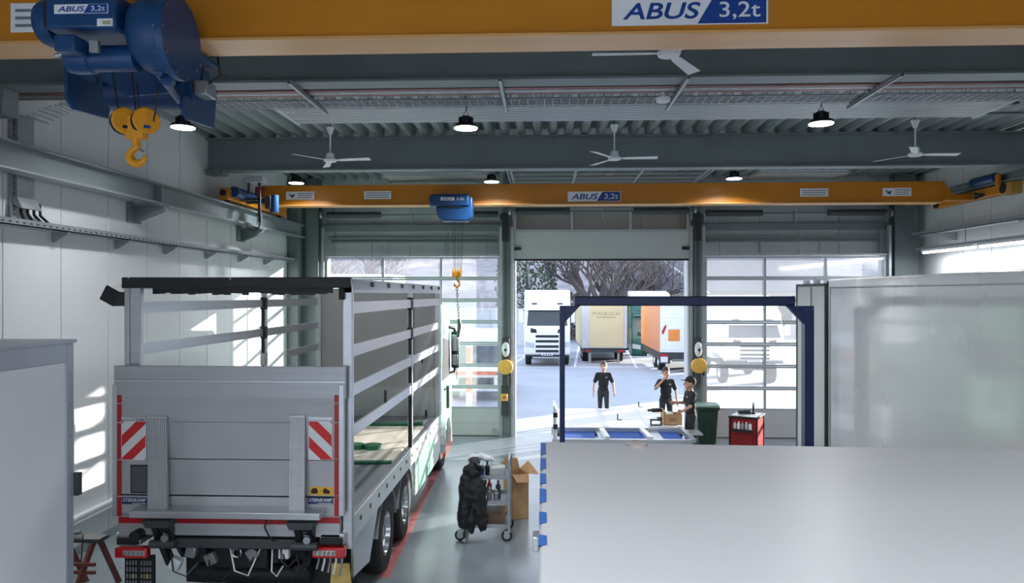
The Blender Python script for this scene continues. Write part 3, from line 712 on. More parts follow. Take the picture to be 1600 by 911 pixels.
# lower motor
xm0, zm0 = H(75, 103); xm1, zm1 = H(165, 53)
rm = (zm1-zm0)/2
MB().lathe([(rm*.5, 0), (rm*.9, .03), (rm, .08), (rm, .2), (rm*.86, .21), (rm*.86, xm1-xm0+.12)], (xm0, HN+.2, (zm0+zm1)/2), 22, ax='x').build('lift_motor', BLUE, t)
bx0, bz0 = H(92, 84); bx1, bz1 = H(125, 57)
MB().box(bx0, HN-.06, bz0, bx1, HN+.1, bz1).build('terminal_box', BLUE, t, .015)
px0, pz0 = H(139, 81); px1, pz1 = H(153, 63); MB().box(px0, HN+.0, pz0, px1, HN+.03, pz1).build('motor_plate', GALV, t)
MB().cyl((xm0-.08, HN+.2, bz0+.05), (xm0+.1, HN+.2, bz0+.09), .02, n=8).build('shaft_stub', GALV, t)
# rear rope drum frame behind girder
HB = YN+.35
def B_(px, py): return P(px, py, HB)
b = MB(); pts = [B_(110, 107), B_(150, 107), B_(255, 92), B_(290, 90), B_(302, 158), B_(285, 143), B_(200, 150), B_(165, 128)]
b.prism(pts, 'y', HB, HB+.03); b.build('drum_side_plate', BLUE, t)
dx0, dz0 = B_(150, 125); dx1, dz1 = B_(268, 100)
MB().cyl((dx0, HB+.25, 5.62), (dx1, HB+.25, 5.62), .16, n=24).build('rope_drum', mat('drum_blue', (16, 52, 96), .4), t)
qx, qz = B_(285, 120)
MB().prism([(HB-.05, 5.4), (HB+.05, 5.32), (HB+.55, 5.36), (HB+.6, 5.7), (HB+.4, 5.85), (HB-.05, 5.82)], 'x', qx, qx+.03).build('drum_end_plate', BLUE, t)
MB().prism([(HB-.05, 5.5), (HB+.05, 5.42), (HB+.55, 5.46), (HB+.6, 5.7), (HB+.4, 5.85), (HB-.05, 5.82)], 'x', dx0-.25, dx0-.22).build('drum_end_plate', BLUE, t)
for (pa, pb) in (((112, 110), (155, 128)), ((250, 112), (278, 132))):
    a = B_(*pa); c = B_(*pb); MB().bar((a[0], HB-.03, a[1]), (c[0], HB-.03, c[1]), .04, .05).build('tie_bar', BLUE, t)
cx0, cz0 = B_(298, 145); cx1, cz1 = B_(318, 122); MB().box(cx0, HB+.05, cz0, cx1, HB+.25, cz1).build('limit_switch', GALV, t, .01)
b = MB(); b.tube([(cx0+.05, HB+.1, cz1), (cx0+.07, HB+.1, cz1+.2), (cx1+.08, HB+.1, cz1+.22), (cx1+.1, HB+.1, cz1+.05), (cx1-.02, HB+.1, cz1-.03)], .01, 6); b.build('cable', BLACK, t)
MB().cyl((xg1-.1, HN+.2, zg0-.0), (cx0-.15, HB+.1, 5.5), .03, n=10).build('link_bar', BLUE, t)
fx, fz = H(228, 105); MB().lathe([(.02, -.02), (.05, -.02), (.05, .03), (.02, .03)], (fx, HN+.3, fz), 12, ax='y').build('pivot', BLUE, t)
for sx_, py in ((-1, 0), (1, 0)): 
    MB().box(hx+sx_*.3-.05, HN+.45, Z0-.05, hx+sx_*.3+.05, HB, Z0-.02).build('trolley_yoke', BLUE, t)
    MB().lathe([(.03, -.04), (.08, -.04), (.08, .04), (.03, .04)], (hx+sx_*.3, YN-.24, Z0+.1), 16, ax='y').build('trolley_wheel', BLACKM, t)
    MB().box(hx+sx_*.3-.04, YN-.3, Z0-.05, hx+sx_*.3+.04, YN-.27, Z0+.15).build('wheel_arm', BLUE, t)
# ropes and hook block
YH = YN-.15
for (pa, pb) in (((174, 100), (188, 190)), ((205, 100), (212, 172)), ((214, 130), (218, 172)), ((250, 130), (240, 190))):
    a = P(pa[0], pa[1], YH); c = P(pb[0], pb[1], YH)
    MB().cyl((a[0], YH, a[1]), (c[0], YH, c[1]), .006, n=6).build('rope', BLACKM, t)
hbx, hbz = P(212, 190, YH)
hk = MB().box(hbx-.07, YH-.03, hbz-.14, hbx+.07, YH+.07, hbz+.05).build('hook_block', YELH, t, .01)
for sx_ in (-1, 1):
    T = Matrix.Translation((hbx+sx_*.085-.01, YH, hbz)) @ Matrix.Rotation(R(46), 4, 'Z')
    for nm_, pr, mm in (('sheave', [(.03, -.03), (.1, -.03), (.09, 0), (.1, .03), (.03, .03)], BLACKM), ('sheave_guard', [(.02, -.05), (.095, -.05), (.105, -.042), (.105, -.034), (.02, -.034)], YELH)):
        b = MB(); b.lathe(pr, (0, 0, 0), 26, ax='y'); b.v = [T @ v for v in b.v]; b.build(nm_, mm, hk)
    T2 = T @ Matrix.Translation((0, -.052, 0))
    MB().cbox((0, 0, -.05), (.05, .004, .025), T=T2).build('guard_label', SIGNB if sx_ > 0 else BLACKM, hk)
    b = MB(); b.lathe([(.004, -.056), (.018, -.056), (.018, -.05)], (0, 0, 0), 12, ax='y'); b.v = [T @ v for v in b.v]; b.build('axle_cap', YELH, hk)
zz = hbz-.14
b = MB(); b.tube([(hbx, YH, zz+.03), (hbx, YH, zz-.03), (hbx+.02, YH, zz-.06), (hbx+.02, YH, zz-.06)][:3], [.035, .032, .03], 10)
pts = [(.0, -.03), (.005, -.06)]
hp = [(hbx+.01, YH, zz-.02)]
cxh, czh, rh = hbx+.015, zz-.135, .062
for k in range(11):
    a = R(95+k*27); hp.append((cxh+rh*math.cos(a), YH, czh+rh*math.sin(a)))
b.tube(hp, [.03, .027, .028, .03, .033, .036, .036, .034, .03, .026, .02, .01], 10); b.build('hook', YELH, t)
MB().tube([(cxh+.0, YH, zz-.07), (cxh+.055, YH, czh+.035)], .006, 6).build('safety_latch', STEEL, t)
# ================================================================== curtainside truck with tail lift
TL, TR, TY, TF = -4.67, -2.12, 8.0, 15.0
BED = mat('bed_floor', (112, 116, 120), .5, 0, .12, 3)
TAILG = mat('tail_lift_alu', (178, 180, 184), .38, .45, .05, 3, stretch=(.15, 1, 14))
TAILP = mat('tail_panel', (172, 174, 178), .4, .25, .05, 1.5)
BULK = mat('bulkhead', (186, 186, 184), .45, 0, .03, 1)
LGREEN = mat('livery_green', (140, 188, 162), .3, 0, .05, 1.1, col2=(220, 226, 224), thr=.52, coat=.3)
CABG = mat('cab_green', (142, 194, 166), .28, 0, .05, 2, coat=.4)
TARP = mat('black_tarp', (28, 30, 33), .5, 0, .2, 6, bump=.1)
TYRE = mat('tyre', (30, 31, 33), .75, 0, .15, 20, bump=.2)
def T_(px, py, y=TY): return P(px, py, y)
TRANS = bpy.data.materials.new('translucent_tarp'); TRANS.use_nodes = True
_n = TRANS.node_tree.nodes; _l = TRANS.node_tree.links
_t = _n.new('ShaderNodeBsdfTranslucent'); _t.inputs[0].default_value = (.85, .86, .86, 1); _m = _n.new('ShaderNodeMixShader'); _m.inputs[0].default_value = .6
_z = _n.new('ShaderNodeTexNoise'); _z.inputs['Scale'].default_value = 4; _k = _n.new('ShaderNodeMapRange'); _k.inputs[3].default_value = .5; _k.inputs[4].default_value = .7
_l.new(_z.outputs[0], _k.inputs[0]); _l.new(_k.outputs[0], _m.inputs[0]); _n['Principled BSDF'].inputs['Base Color'].default_value = (.8, .8, .8, 1)
_l.new(_n['Principled BSDF'].outputs[0], _m.inputs[1]); _l.new(_t.outputs[0], _m.inputs[2]); _l.new(_m.outputs[0], _n['Material Output'].inputs[0])
tk = thing('curtainside_truck', 'aluminium framed truck body with open sides and raised tail lift', 'truck', ((TL+TR)/2, TY, 0))
MB().box(TL+.03, TY+.05, 1.2, TR-.03, TF, 1.31).build('load_bed', BED, tk)
for xx, d in ((TL, .05), (TR-.05, .05)): MB().box(xx, TY+.1, 1.06, xx+d, TF, 1.34).build('side_rail', ALU, tk, .008)
MB().box(TL+.02, TF-.04, 1.3, TR-.02, TF, 3.92).build('bulkhead', BULK, tk)
MB().box(TL+.05, TF-.05, 1.31, TR-.05, TF-.04, 1.9).build('kick_plate', mat('kick_alu', (196, 198, 198), .35, .3), tk)
MB().box(TR-.55, TF-.048, 1.9, TR-.53, TF-.038, 3.9).build('bulkhead_seam', MIDG, tk); MB().box(TL+.55, TF-.048, 1.9, TL+.57, TF-.038, 3.9).build('bulkhead_seam', MIDG, tk)
for xx, py in ((TR-.38, 560), (TR-.3, 640)):
    MB().box(xx, TF-.07, P(0, py, TF)[1]-.06, xx+.03, TF-.05, P(0, py, TF)[1]+.06).build('lashing_ring', BLACKM, tk, .005)
# posts
zt = 3.9
b = MB().box(TL, TY, 1.05, TL+.05, TY+.14, zt).box(TL+.05, TY+.03, 1.3, TL+.17, TY+.1, zt); b.build('rear_post', ALU, tk, .006)
b = MB().box(TR-.09, TY, 1.0, TR, TY+.14, zt).box(TR-.012, TY-.0, 1.0, TR+.015, TY+.05, zt); b.build('rear_post', ALU, tk, .006)
MB().box(TR-.118, TY+.02, 1.2, TR-.092, TY+.06, 3.0).build('seal_strip', BLACK, tk)
for xx in (TL, TR-.1): MB().box(xx, TF-.1, 1.06, xx+.1, TF, zt).build('front_post', ALU, tk, .006)
for xx, y in ((TR-.07, 11.8), (TL, 12.0)):
    MB().box(xx, y-.035, 1.2, xx+.07, y+.035, zt).build('stanchion', ALU, tk, .005)
    MB().box(xx+.01, y-.04, 1.22, xx+.06, y-.034, 3.62).build('stanchion_seal', BLACK, tk)
    for z in (3.65, 3.17, 2.73, 2.27): MB().box(xx-.006, y-.055, z-.1, xx+.076, y+.055, z+.1).build('slat_pocket', BLACKM if z > 3 else ALU, tk, .004)
# roof
MB().box(TL-.02, TY, 3.86, TL+.08, TF+.02, 3.97).build('roof_rail', ALU, tk, .006)
b = MB().prism([(TR-.1, 3.82), (TR+.02, 3.82), (TR+.02, 3.86), (TR+.0, 3.97), (TR-.1, 3.98)], 'y', TY, TF+.02); b.build('roof_rail', ALU, tk)
MB().box(TL+.05, TY+.06, 3.935, TR-.1, TF, 3.94).build('roof_tarp', TRANS, tk)
MB().box(TL-.01, TY-.04, 3.87, TR+.0, TY+.06, 3.99).build('rear_header', TARP, tk, .01)
b = MB()
for i in range(30):
    x0 = TL+.16+i*(TR-TL-.45)/30; x1 = x0+(TR-TL-.45)/30; h = random.uniform(.0, .03)
    b.box(x0, TY+.3, 3.79+h, x1, TY+.33, 3.9)
b.build('tarp_edge', TARP, tk)
for i, py in enumerate(range(7)):
    y = TY+.9+i*.95; MB().box(TR-.01, y, 3.89, TR+.035, y+.09, 3.95).build('roof_roller', DARK, tk, .005)
for px, py in ((201, 434), (360, 436)):
    X, Z = T_(px, py, TY-.04); MB().sph((X, TY-.045, Z), .012, n=8).build('rivet', ALU, tk)
cx, cz = T_(176, 462)
MB().box(-.09, 0, -.09, .09, .5, .09, T=Matrix.Translation((cx, TY-.06, cz)) @ Matrix.Rotation(R(28), 4, 'Y')).build('tarp_roll', TARP, tk, .01)
X, Z = T_(535, 457); MB().box(X-.03, TY-.05, Z-.08, X+.03, TY, Z+.05).build('header_lock', BLACK, tk, .01)
# side slats
for side, xx in (('right', TR-.04), ('left', TL+.01)):
    for k, z in enumerate((3.65, 3.17, 2.73, 2.27)):
        if side == 'left' and k == 3: continue
        ym = 11.8 if side == 'right' else 12.0
        segs = [(TY+.15, ym-.03), (ym+.03, TF-.1)]
        if side == 'left' and k == 2: segs = [(13.1, TF-.1)]
        for a, c in segs:
            b = MB().box(xx, a, z-.065, xx+.03, c, z+.065).box(xx-.004, a, z-.05, xx+.034, c, z-.04).box(xx-.004, a, z+.04, xx+.034, c, z+.05); b.build('side_slat', ALU, tk)
MB().tube([(TR-.03, 9.9, 2.33), (TR-.03, 9.9, 2.5)], .02, 8).build('slat_bolt', DARK, tk)
# tail lift, raised in front of the rear opening
ty = TY-.06
def strip(name, m, pa, pb, y0=ty-.05, y1=ty, bevel=.004):
    x0, z0 = P(pa[0], pa[1], TY-.1); x1, z1 = P(pb[0], pb[1], TY-.1); return MB().box(x0, y0, z0, x1, y1, z1).build(name, m, tk, bevel)
for a, c in ((573, 583), (584, 594.5), (597, 606), (607, 621)): strip('lift_profile', TAILG, (179, c), (540, a))
strip('lift_ridge', ALU, (180, 597), (540, 594.5), ty-.062)
for a, c in ((622, 629.5), (630.5, 659), (660, 717), (718, 774), (775, 802)): strip('lift_panel', TAILP, (182, c), (534, a))
strip('side_profile', ALU, (177, 806), (184, 601), ty-.06); strip('side_profile', ALU, (530, 806), (538, 601), ty-.06)
for x0, x1 in ((184.5, 191), (523, 529.5)):
    for a, c in ((617, 629), (631, 659), (661, 717), (719, 774), (776, 806)): strip('reflective_strip', REDT, (x0, c), (x1, a), ty-.056, ty-.05, 0)
# chevron boards
def clip(poly, f):
    out = []
    for i in range(len(poly)):
        p, q = poly[i], poly[(i+1) % len(poly)]; a, c = f(p), f(q)
        if a >= 0: out.append(p)
        if a*c < 0: s_ = a/(a-c); out.append((p[0]+(q[0]-p[0])*s_, p[1]+(q[1]-p[1])*s_))
    return out
for x0, x1, sg in ((191.5, 230, 1), (483, 520, -1)):
    a, z0 = P(x0, 718, TY-.1); c, z1 = P(x1, 657.5, TY-.1)
    bd = MB().box(a, ty-.064, z0, c, ty-.052, z1).build('warning_board', SIGNW, tk)
    h = z1-z0; w = c-a; st = .125
    for k in range(-1, 5):
        lo = k*2*st-.06
        rect = [(a+.006, z0+.006), (c-.006, z0+.006), (c-.006, z1-.006), (a+.006, z1-.006)]
        g = lambda p: (p[1]-z0)-(p[0]-a)*1.0*sg*.95+(0 if sg > 0 else -w*.95)
        if sg > 0: fn = lambda p: (p[1]-z0)-(p[0]-a)*.95+.30
        else: fn = lambda p: (p[1]-z0)-(c-p[0])*.95+.30
        pl = clip(clip(rect, lambda p: fn(p)-lo), lambda p: lo+st-fn(p))
        if len(pl) > 2: MB().prism(pl, 'y', ty-.066, ty-.063).build('red_stripe', mat('stripe_red', (206, 30, 34), .35), bd)
    strip('board_rail', ALU, (x0, 656), (x1, 651), ty-.064, ty-.05, 0)
text('X-MAS'[:0]+'2.0t', .1, .03, DARK, tk, (P(221, 0, TY-.1)[0], ty-.064, P(0, 653.5, TY-.1)[1]))
# folded access ramps
for x0, x1, y0 in ((226, 262, 652), (447, 477, 650.5)):
    xb0, zb0 = P(x0+5, 803, TY-.25); xb1, _ = P(x1-1, 803, TY-.25); xt0, zt0 = P(x0+8, y0, TY-.1); xt1, _ = P(x1+1, y0, TY-.1)
    b = MB(); n = 9
    b.add([(xb0, ty-.2, zb0), (xb1, ty-.2, zb0), (xt1, ty-.07, zt0), (xt0, ty-.07, zt0), (xb0, ty-.15, zb0), (xb1, ty-.15, zb0), (xt1, ty-.05, zt0), (xt0, ty-.05, zt0)], [(0,1,2,3),(7,6,5,4),(0,4,5,1),(1,5,6,2),(2,6,7,3),(3,7,4,0)])
    rr = b.build('ramp_flap', ALUH if 'ramp_alu' not in MATS else MATS['ramp_alu'], tk)
    for i in range(n):
        f = (i+.5)/n; p = Vector((xb0+(xb1-xb0)*f, ty-.2, zb0)); q = Vector((xt0+(xt1-xt0)*f, ty-.07, zt0)); MB().bar(p, q, .014, .016).build('ramp_rib', ALUH, rr)
    MB().box(xt0-.005, ty-.085, zt0, xt1+.005, ty-.045, zt0+.015).build('ramp_edge', ALU, rr)
x0, z0 = P(205, 770, TY-.1); x1, z1 = P(234, 726, TY-.1)
hb = MB().box(x0, ty-.056, z0, x1, ty-.05, z1).build('service_hatch', BLACKM, tk, .012); MB().box(x0+.015, ty-.06, z0+.015, x1-.015, ty-.055, z1-.015).build('hatch_cover', mat('hatch_grey', (82, 85, 88), .5), hb, .008)
for xa, xb in ((192, 231), (482, 521)):
    x0, z0 = P(xa, 787, TY-.1); x1, z1 = P(xb, 777, TY-.1)
    pl = MB().box(x0, ty-.056, z0, x1, ty-.05, z1).build('name_plate', mat('plate_navy', (24, 52, 100), .4), tk)
    text('STEINKAMP', (x1-x0)*.92, (z1-z0)*.5, SIGNW, pl, ((x0+x1)/2, ty-.056, (z0+z1)/2+.008), shear=.2, bold=.01)
    MB().box(x0+(x1-x0)*.4, ty-.058, z0+.006, x1-.01, ty-.056, z0+.012).build('small_print', SIGNW, pl)
x0, z0 = P(485, 773, TY-.1); x1, z1 = P(521, 760.5, TY-.1)
pl = MB().box(x0, ty-.056, z0, x1, ty-.05, z1).build('hazard_sticker', mat('sticker_yellow', (222, 172, 52), .4), tk); w = x1-x0; h = z1-z0
for u, fl in ((.2, 1), (.72, -1)):
    m_ = x0+w*u
    MB().prism([(m_-w*.13, z0+h*.2), (m_+w*.13, z0+h*.2), (m_+w*.15, z0+h*.5), (m_+w*.08*fl, z0+h*.88), (m_-w*.1, z0+h*.8), (m_-w*.16, z0+h*.5)], 'y', ty-.058, ty-.056).build('pictogram', BLACK, pl)
text('+', w*.06, h*.2, BLACK, pl, (x0+w*.46, ty-.056, (z0+z1)/2))
# lift platform tip and closing beam
x0, z0 = P(206, 807, TY-.3); x1, z1 = P(502, 800, TY-.3); MB().box(x0, ty-.3, z0, x1, ty-.05, z1).build('platform_tip', ALU, tk, .008)
strip('rear_beam', TAILG, (184, 836), (530, 808), ty-.02, ty+.12)
for a, c in ((184, 238), (268, 448), (482, 530)): strip('reflective_strip', REDT, (a, 818), (c, 809.5), ty-.026, ty-.02, 0)
# lift mechanism
for xa, xb in ((240, 272), (460, 492)):
    x0, _ = P(xa, 0, TY-.1); x1, _ = P(xb, 0, TY-.1); xm = (x0+x1)/2
    g = MB().prism([(x0-.04, 1.37), (x1+.04, 1.37), (x1+.02, 1.29), (x0+.0, 1.29)], 'y', ty-.22, ty-.02).build('hinge_bracket', DARK, tk, .006)
    MB().bar((xm-.05, ty-.12, 1.3), (xm-.05, ty+.2, .78), .06, .1).build('lift_arm', BLACKM, tk); MB().bar((xm+.09, ty-.12, 1.3), (xm+.09, ty+.25, .85), .05, .08).build('lift_arm', BLACKM, tk)
    MB().cyl((xm+.02, ty-.1, 1.26), (xm+.03, ty+.5, .95), .045, n=12).build('lift_cylinder', BLACKM, tk)
    MB().cyl((xm-.12, ty-.1, 1.08), (xm+.16, ty-.1, 1.08), .045, n=12).build('pivot_pin', DARK, tk)
    MB().cyl((xm+.05, ty-.13, 1.15), (xm+.05, ty-.1, 1.15), .04, n=12).build('pin_cap', GALV, tk)
X, Z = P(218, 834, TY-.1); MB().cyl((X, ty-.15, Z), (X, ty+.05, Z), .06, n=14).build('rubber_buffer', BLACK, tk)
X, Z = P(422, 806, TY-.1); MB().tube([(X, ty-.1, Z), (X-.03, ty-.12, Z-.1), (X+.02, ty-.12, Z-.2), (X+.05, ty-.05, Z-.28)], .01, 6).build('cable', BLACK, tk)
x0, z0 = P(258, 853, TY); x1, z1 = P(465, 841, TY); MB().box(x0, ty+.0, z0, x1, ty+.1, z1).build('underrun_bar', DARK, tk, .01)
for xa, xb in ((183, 222), (500, 540)):
    x0, z0 = P(xa, 850, TY-.05); x1, z1 = P(xb, 832, TY-.05); MB().box(x0, ty-.02, z0, x1, ty+.3, z1).build('corner_bumper', ALU, tk, .02)
    x0, z0 = P(xa+2, 850, TY-.08); x1, z1 = P(xb-4, 840, TY-.08); MB().box(x0, ty-.06, z0, x1, ty-.02, z1).build('step_pad', BLACK, tk, .012)
for xa, xb, sg in ((184, 234, 1), (490, 541, -1)):
    x0, z0 = P(xa, 869, TY-.05); x1, z1 = P(xb, 853, TY-.05)
    tlh = MB().box(x0, ty-.06, z0, x1, ty+.04, z1).build('tail_light', mat('lamp_red', (184, 26, 34), .25, coat=.6), tk, .015)
    a, c = (x0+.1, x1-.02) if sg > 0 else (x0+.02, x1-.1)
    MB().box(a, ty-.066, z0+.03, c, ty-.058, z1-.03).build('reflector', mat('lamp_reflector', (206, 196, 196), .25, .4), tlh, .006)
    for k in range(5):
        q = a+(c-a)*(k+.5)/5; MB().prism([(q-.02, z0+.035), (q+.01, z0+.035), (q+.02, z1-.035), (q-.01, z1-.035)], 'y', ty-.07, ty-.065).build('lamp_rib', MIDG, tlh)
# mud flap of black grid, yellow plate
x0, z0 = P(195, 925, TY+.1); x1, z1 = P(241, 868, TY+.1)
mf = MB().box(x0, TY+.1, z0-.1, x1, TY+.13, z1).build('mud_flap', BLACK, tk)
for c_ in range(2):
    for i in range(4):
        for j in range(4):
            q = x0+.02+c_*.165+i*.034; r_ = z1-.06-j*.075
            MB().box(q, TY+.095, r_-.05, q+.018, TY+.1, r_).build('flap_cell', mat('flap_yellow', (190, 170, 90)) if (j == 2 and i == 2) else MIDG, mf)
x0, z0 = P(516, 915, TY); x1, z1 = P(546, 880, TY)
MB().prism([(x0, z0-.1), (x1-.02, z0-.1), (x1+.03, z0+.0), (x1, z1), (x0+.02, z1)], 'y', TY-.02, TY).build('yellow_plate', mat('dull_yellow', (176, 150, 84), .6, 0, .2, 8), tk)
# chassis
for xx in (-3.85, -3.02): MB().box(xx-.04, TY+.15, .78, xx+.04, 17.0, 1.06).build('chassis_rail', BLACKM, tk)
for y in (TY+.25, 9.3, 12.5, 14): MB().box(-3.85, y, .8, -3.02, y+.12, 1.02).build('cross_member', BLACKM, tk)
MB().box(TL+.2, TY+.5, 1.06, TR-.2, TF, 1.2).build('sub_frame', BLACKM, tk)
MB().box(-3.75, TY+.12, .72, -3.1, TY+.2, 1.02).build('tow_plate', BLACKM, tk, .02)
MB().tube([(-3.42+.05*math.cos(a), TY+.06, .92+.05*math.sin(a)) for a in [i*math.pi/5 for i in range(11)]], .012, 6).build('tow_eye', GALV, tk)
for k, (px, py) in enumerate(((275, 880), (300, 860), (445, 862), (470, 890), (330, 872), (395, 864))):
    X, Z = P(px, py, TY+.1); m_ = [WHITEM, GALV, WHITEM, BLACKM, MIDG, MIDG][k]
    MB().box(X-.06, TY+.05, Z-.07, X+.06, TY+.15, Z+.06, T=Matrix.Translation((X, 0, Z)) @ Matrix.Rotation(R(25-12*k), 4, 'Y') @ Matrix.Translation((-X, 0, -Z))).build('junction_box', m_, tk, .015)
for k in range(9):
    x_ = random.uniform(-4.2, -2.7); z_ = random.uniform(.8, 1.05); w = random.uniform(.1, .35)
    b = MB(); b.tube([(x_, TY+.1, z_+.1), (x_+w*.3, TY-.02, z_-.12), (x_+w*.7, TY, z_-.18), (x_+w, TY+.1, z_+random.uniform(-.2, .1))], .009, 6); b.build('hanging_cable', [BLACK, WHITEM, DARK][k % 3] if k % 4 else BLACK, tk)
for k in range(5):
    X, Z = P(498+k*9, 868, TY); MB().tube([(X, TY, Z), (X+.01, TY-.03, Z-.05), (X-.02, TY-.02, Z-.14-.02*k)], .012, 6).build('lamp_wire', WHITEM if k % 2 else GALV, tk)
for k, (x0, x1, z0, z1, y) in enumerate(((-4.35, -3.9, .3, 1.04, 8.75), (-3.88, -3.45, .25, .9, 8.8), (-3.4, -2.98, .3, 1.0, 8.7), (-2.95, -2.5, .28, 1.04, 8.8))):
    MB().box(x0, y, z0, x1, y+.45, z1).build('equipment_box', BLACKM, tk, .03)
for z in (.5, .78): MB().cyl((-4.1, 8.6, z), (-2.75, 8.6, z), .11, n=16).build('air_tank', BLACK, tk)
MB().box(-4.5, 8.3, .95, -2.3, 8.5, 1.19).build('rear_cross_beam', BLACKM, tk, .01)
for xx in (-4.25, -2.55): MB().box(xx-.16, 9.3, .12, xx+.16, 9.33, .95).build('wheel_flap', BLACK, tk)
# wheels
def wheel(parent, x, y, z, r, w, out, tm=TYRE, rm=CHROME, nuts=True):
    wh = MB().lathe([(r*.58, -w/2), (r*.9, -w/2), (r*.985, -w*.38), (r, -w*.2), (r, w*.2), (r*.985, w*.38), (r*.9, w/2), (r*.58, w/2)], (x, y, z), 32, ax='x', ring=True).build('wheel', tm, parent)
    s_ = out
    MB().lathe([(r*.1, s_*w*.18), (r*.3, s_*w*.2), (r*.36, s_*w*.05), (r*.5, s_*w*.12), (r*.57, s_*w*.46), (r*.6, s_*w*.47), (r*.6, s_*w*.3), (r*.1, s_*w*.0)], (x, y, z), 28, ax='x', ring=True).build('rim', rm, wh)
    MB().lathe([(r*.05, s_*w*.34), (r*.17, s_*w*.3), (r*.2, s_*w*.15)], (x, y, z), 18, ax='x').build('hub', rm if rm is not CHROME else GALV, wh)
    if nuts:
        for k in range(10):
            a = k*math.pi/5; MB().cyl((x+s_*w*.15, y+r*.26*math.cos(a), z+r*.26*math.sin(a)), (x+s_*w*.27, y+r*.26*math.cos(a), z+r*.26*math.sin(a)), .016, n=6).build('wheel_nut', CHROME, wh)
    return wh
for y in (10.05, 11.4):
    for x_, s_ in ((TR-.19, 1), (TL+.19, -1)): wheel(tk, x_, y, .52, .52, .3, s_)
    b = MB(); n = 12
    for i in range(n):
        a0 = R(10+i*160/n); a1 = R(10+(i+1)*160/n)
        b.bar((TR-.2, y+.6*math.cos(a0), .52+.6*math.sin(a0)), (TR-.2, y+.6*math.cos(a1), .52+.6*math.sin(a1)), .34, .02)
    b.build('mudguard', mat('guard_grey', (150, 154, 158), .4, .2), tk)
for y in (10.05, 11.4): MB().cyl((TL+.3, y, .52), (TR-.3, y, .52), .09, n=12).build('axle', BLACKM, tk)
# outer side: bumper corner cover, guard, green skirt
MB().prism([(TY+.2, .62), (TY+.95, .52), (TY+1.35, .98), (TY+1.4, 1.05), (TY+.2, 1.05)], 'x', TR-.05, TR-.02).build('side_cover', ALU, tk)
MB().box(TR-.06, TY+.25, .55, TR-.05, TY+.6, 1.04).build('side_flap', BLACK, tk)
MB().prism([(12.1, .47), (14.75, .47), (15.0, .6), (15.0, 1.06), (12.1, 1.06)], 'x', TR-.05, TR-.005).build('side_skirt', LGREEN, tk, .008)
MB().box(TR-.04, TY+.1, 1.07, TR+.006, TF, 1.33).build('livery_edge', mat('edge_alu', (206, 212, 212), .3, .4), tk)
for i in range(14): MB().box(TR+.004, TY+.4+i*.47, 1.2, TR+.014, TY+.44+i*.47, 1.25).build('lashing_eye', BLACKM, tk)
for i in range(16):
    z = 1.1+i*.115; MB().box(TR-.125, TY-.012, z, TR-.1, TY-.002, z+.055).build('red_dash', REDT, tk)
# loose load on the bed
wb_ = MB().box(TL+1.2, 10.8, 1.312, TR-.12, 13.6, 1.345).build('plywood_sheet', mat('board_cream', (212, 206, 192), .6, 0, .06, 3)); tag(wb_, 'cream board lying on the truck bed', 'board')
for k, (x_, y_) in enumerate(((-3.0, 11.6), (-2.72, 11.6))):
    b = MB().lathe([(.05, 0), (.14, 0), (.14, .07), (.05, .07)], (x_, y_, 1.347), 20)
    tag(b.build('strap_coil', mat('strap_green', (34, 110, 78), .6)), 'green strap coil on the cream board, %s one' % ('left' if k == 0 else 'right'), 'strap')
b = MB().tube([(-3.4, 10.7, 1.337), (-2.9, 10.66, 1.337), (-2.5, 10.68, 1.337), (-2.24, 10.74, 1.337)], .025, 6); tag(b.build('lashing_strap', mat('strap_green', (34, 110, 78))), 'green lashing strap laid along the near edge of the cream board', 'strap')
b = MB().tube([(-3.8, 13.75, 1.352), (-3.0, 13.7, 1.352), (-2.3, 13.9, 1.352)], .04, 6); tag(b.build('lashing_strap', mat('strap_green', (34, 110, 78))), 'green strap behind the cream board near the bulkhead', 'strap')
# cab
cb = MB().prism([(15.25, .75), (17.3, .75), (17.4, 1.7), (17.1, 3.1), (16.6, 3.55), (15.25, 3.6)], 'x', TL+.1, TR-.06).build('cab', CABG, tk, .04)
MB().prism([(15.7, 1.95), (17.0, 1.95), (16.85, 2.75), (15.8, 2.85)], 'x', TR-.065, TR-.05).build('side_window', BLACKM, cb)
MB().box(TR-.07, 16.0, 1.7, TR-.03, 16.16, 1.74).build('door_handle', BLACKM, cb)
MB().box(TR-.12, 15.02, 3.45, TR-.04, 15.24, 3.55).build('cab_deflector', CABG, cb)
wheel(tk, TR-.24, 16.0, .52, .52, .32, 1, rm=mat('rim_orange', (206, 120, 70), .4)); wheel(tk, TL+.24, 16.0, .52, .52, .32, -1)
b = MB(); n = 12
for i in range(n):
    a0 = R(-5+i*190/n); a1 = R(-5+(i+1)*190/n); b.bar((TR-.12, 16+.63*math.cos(a0), .52+.63*math.sin(a0)), (TR-.12, 16+.63*math.cos(a1), .52+.63*math.sin(a1)), .3, .06)
b.build('wheel_arch', WHITE, tk)
MB().box(TR-.1, 16.4, 1.25, TR+.0, 16.5, 1.75).build('grab_bar', DARK, tk, .01)
# mirror
b = MB(); mx, mz0 = P(712, 555, 16.9); _, mz1 = P(712, 520, 16.9)
MB().tube([(TR-.06, 16.8, 3.05), (TR+.05, 16.9, 3.02), (mx, 16.95, 2.9)], .035, 8).build('mirror_arm', BLACK, tk)
MB().tube([(TR-.06, 16.8, 2.0), (TR+.05, 16.9, 2.02), (mx, 16.95, 2.2)], .03, 8).build('mirror_arm', BLACK, tk)
MB().box(mx-.1, 16.85, 2.1, mx+.08, 17.0, 2.95).build('mirror_housing', BLACK, tk, .04)
MB().box(mx-.075, 16.835, 2.5, mx+.055, 16.85, 2.88).build('mirror_glass', CHROME, tk, .01); MB().box(mx-.075, 16.835, 2.18, mx+.055, 16.85, 2.42).build('mirror_glass', CHROME, tk, .01)
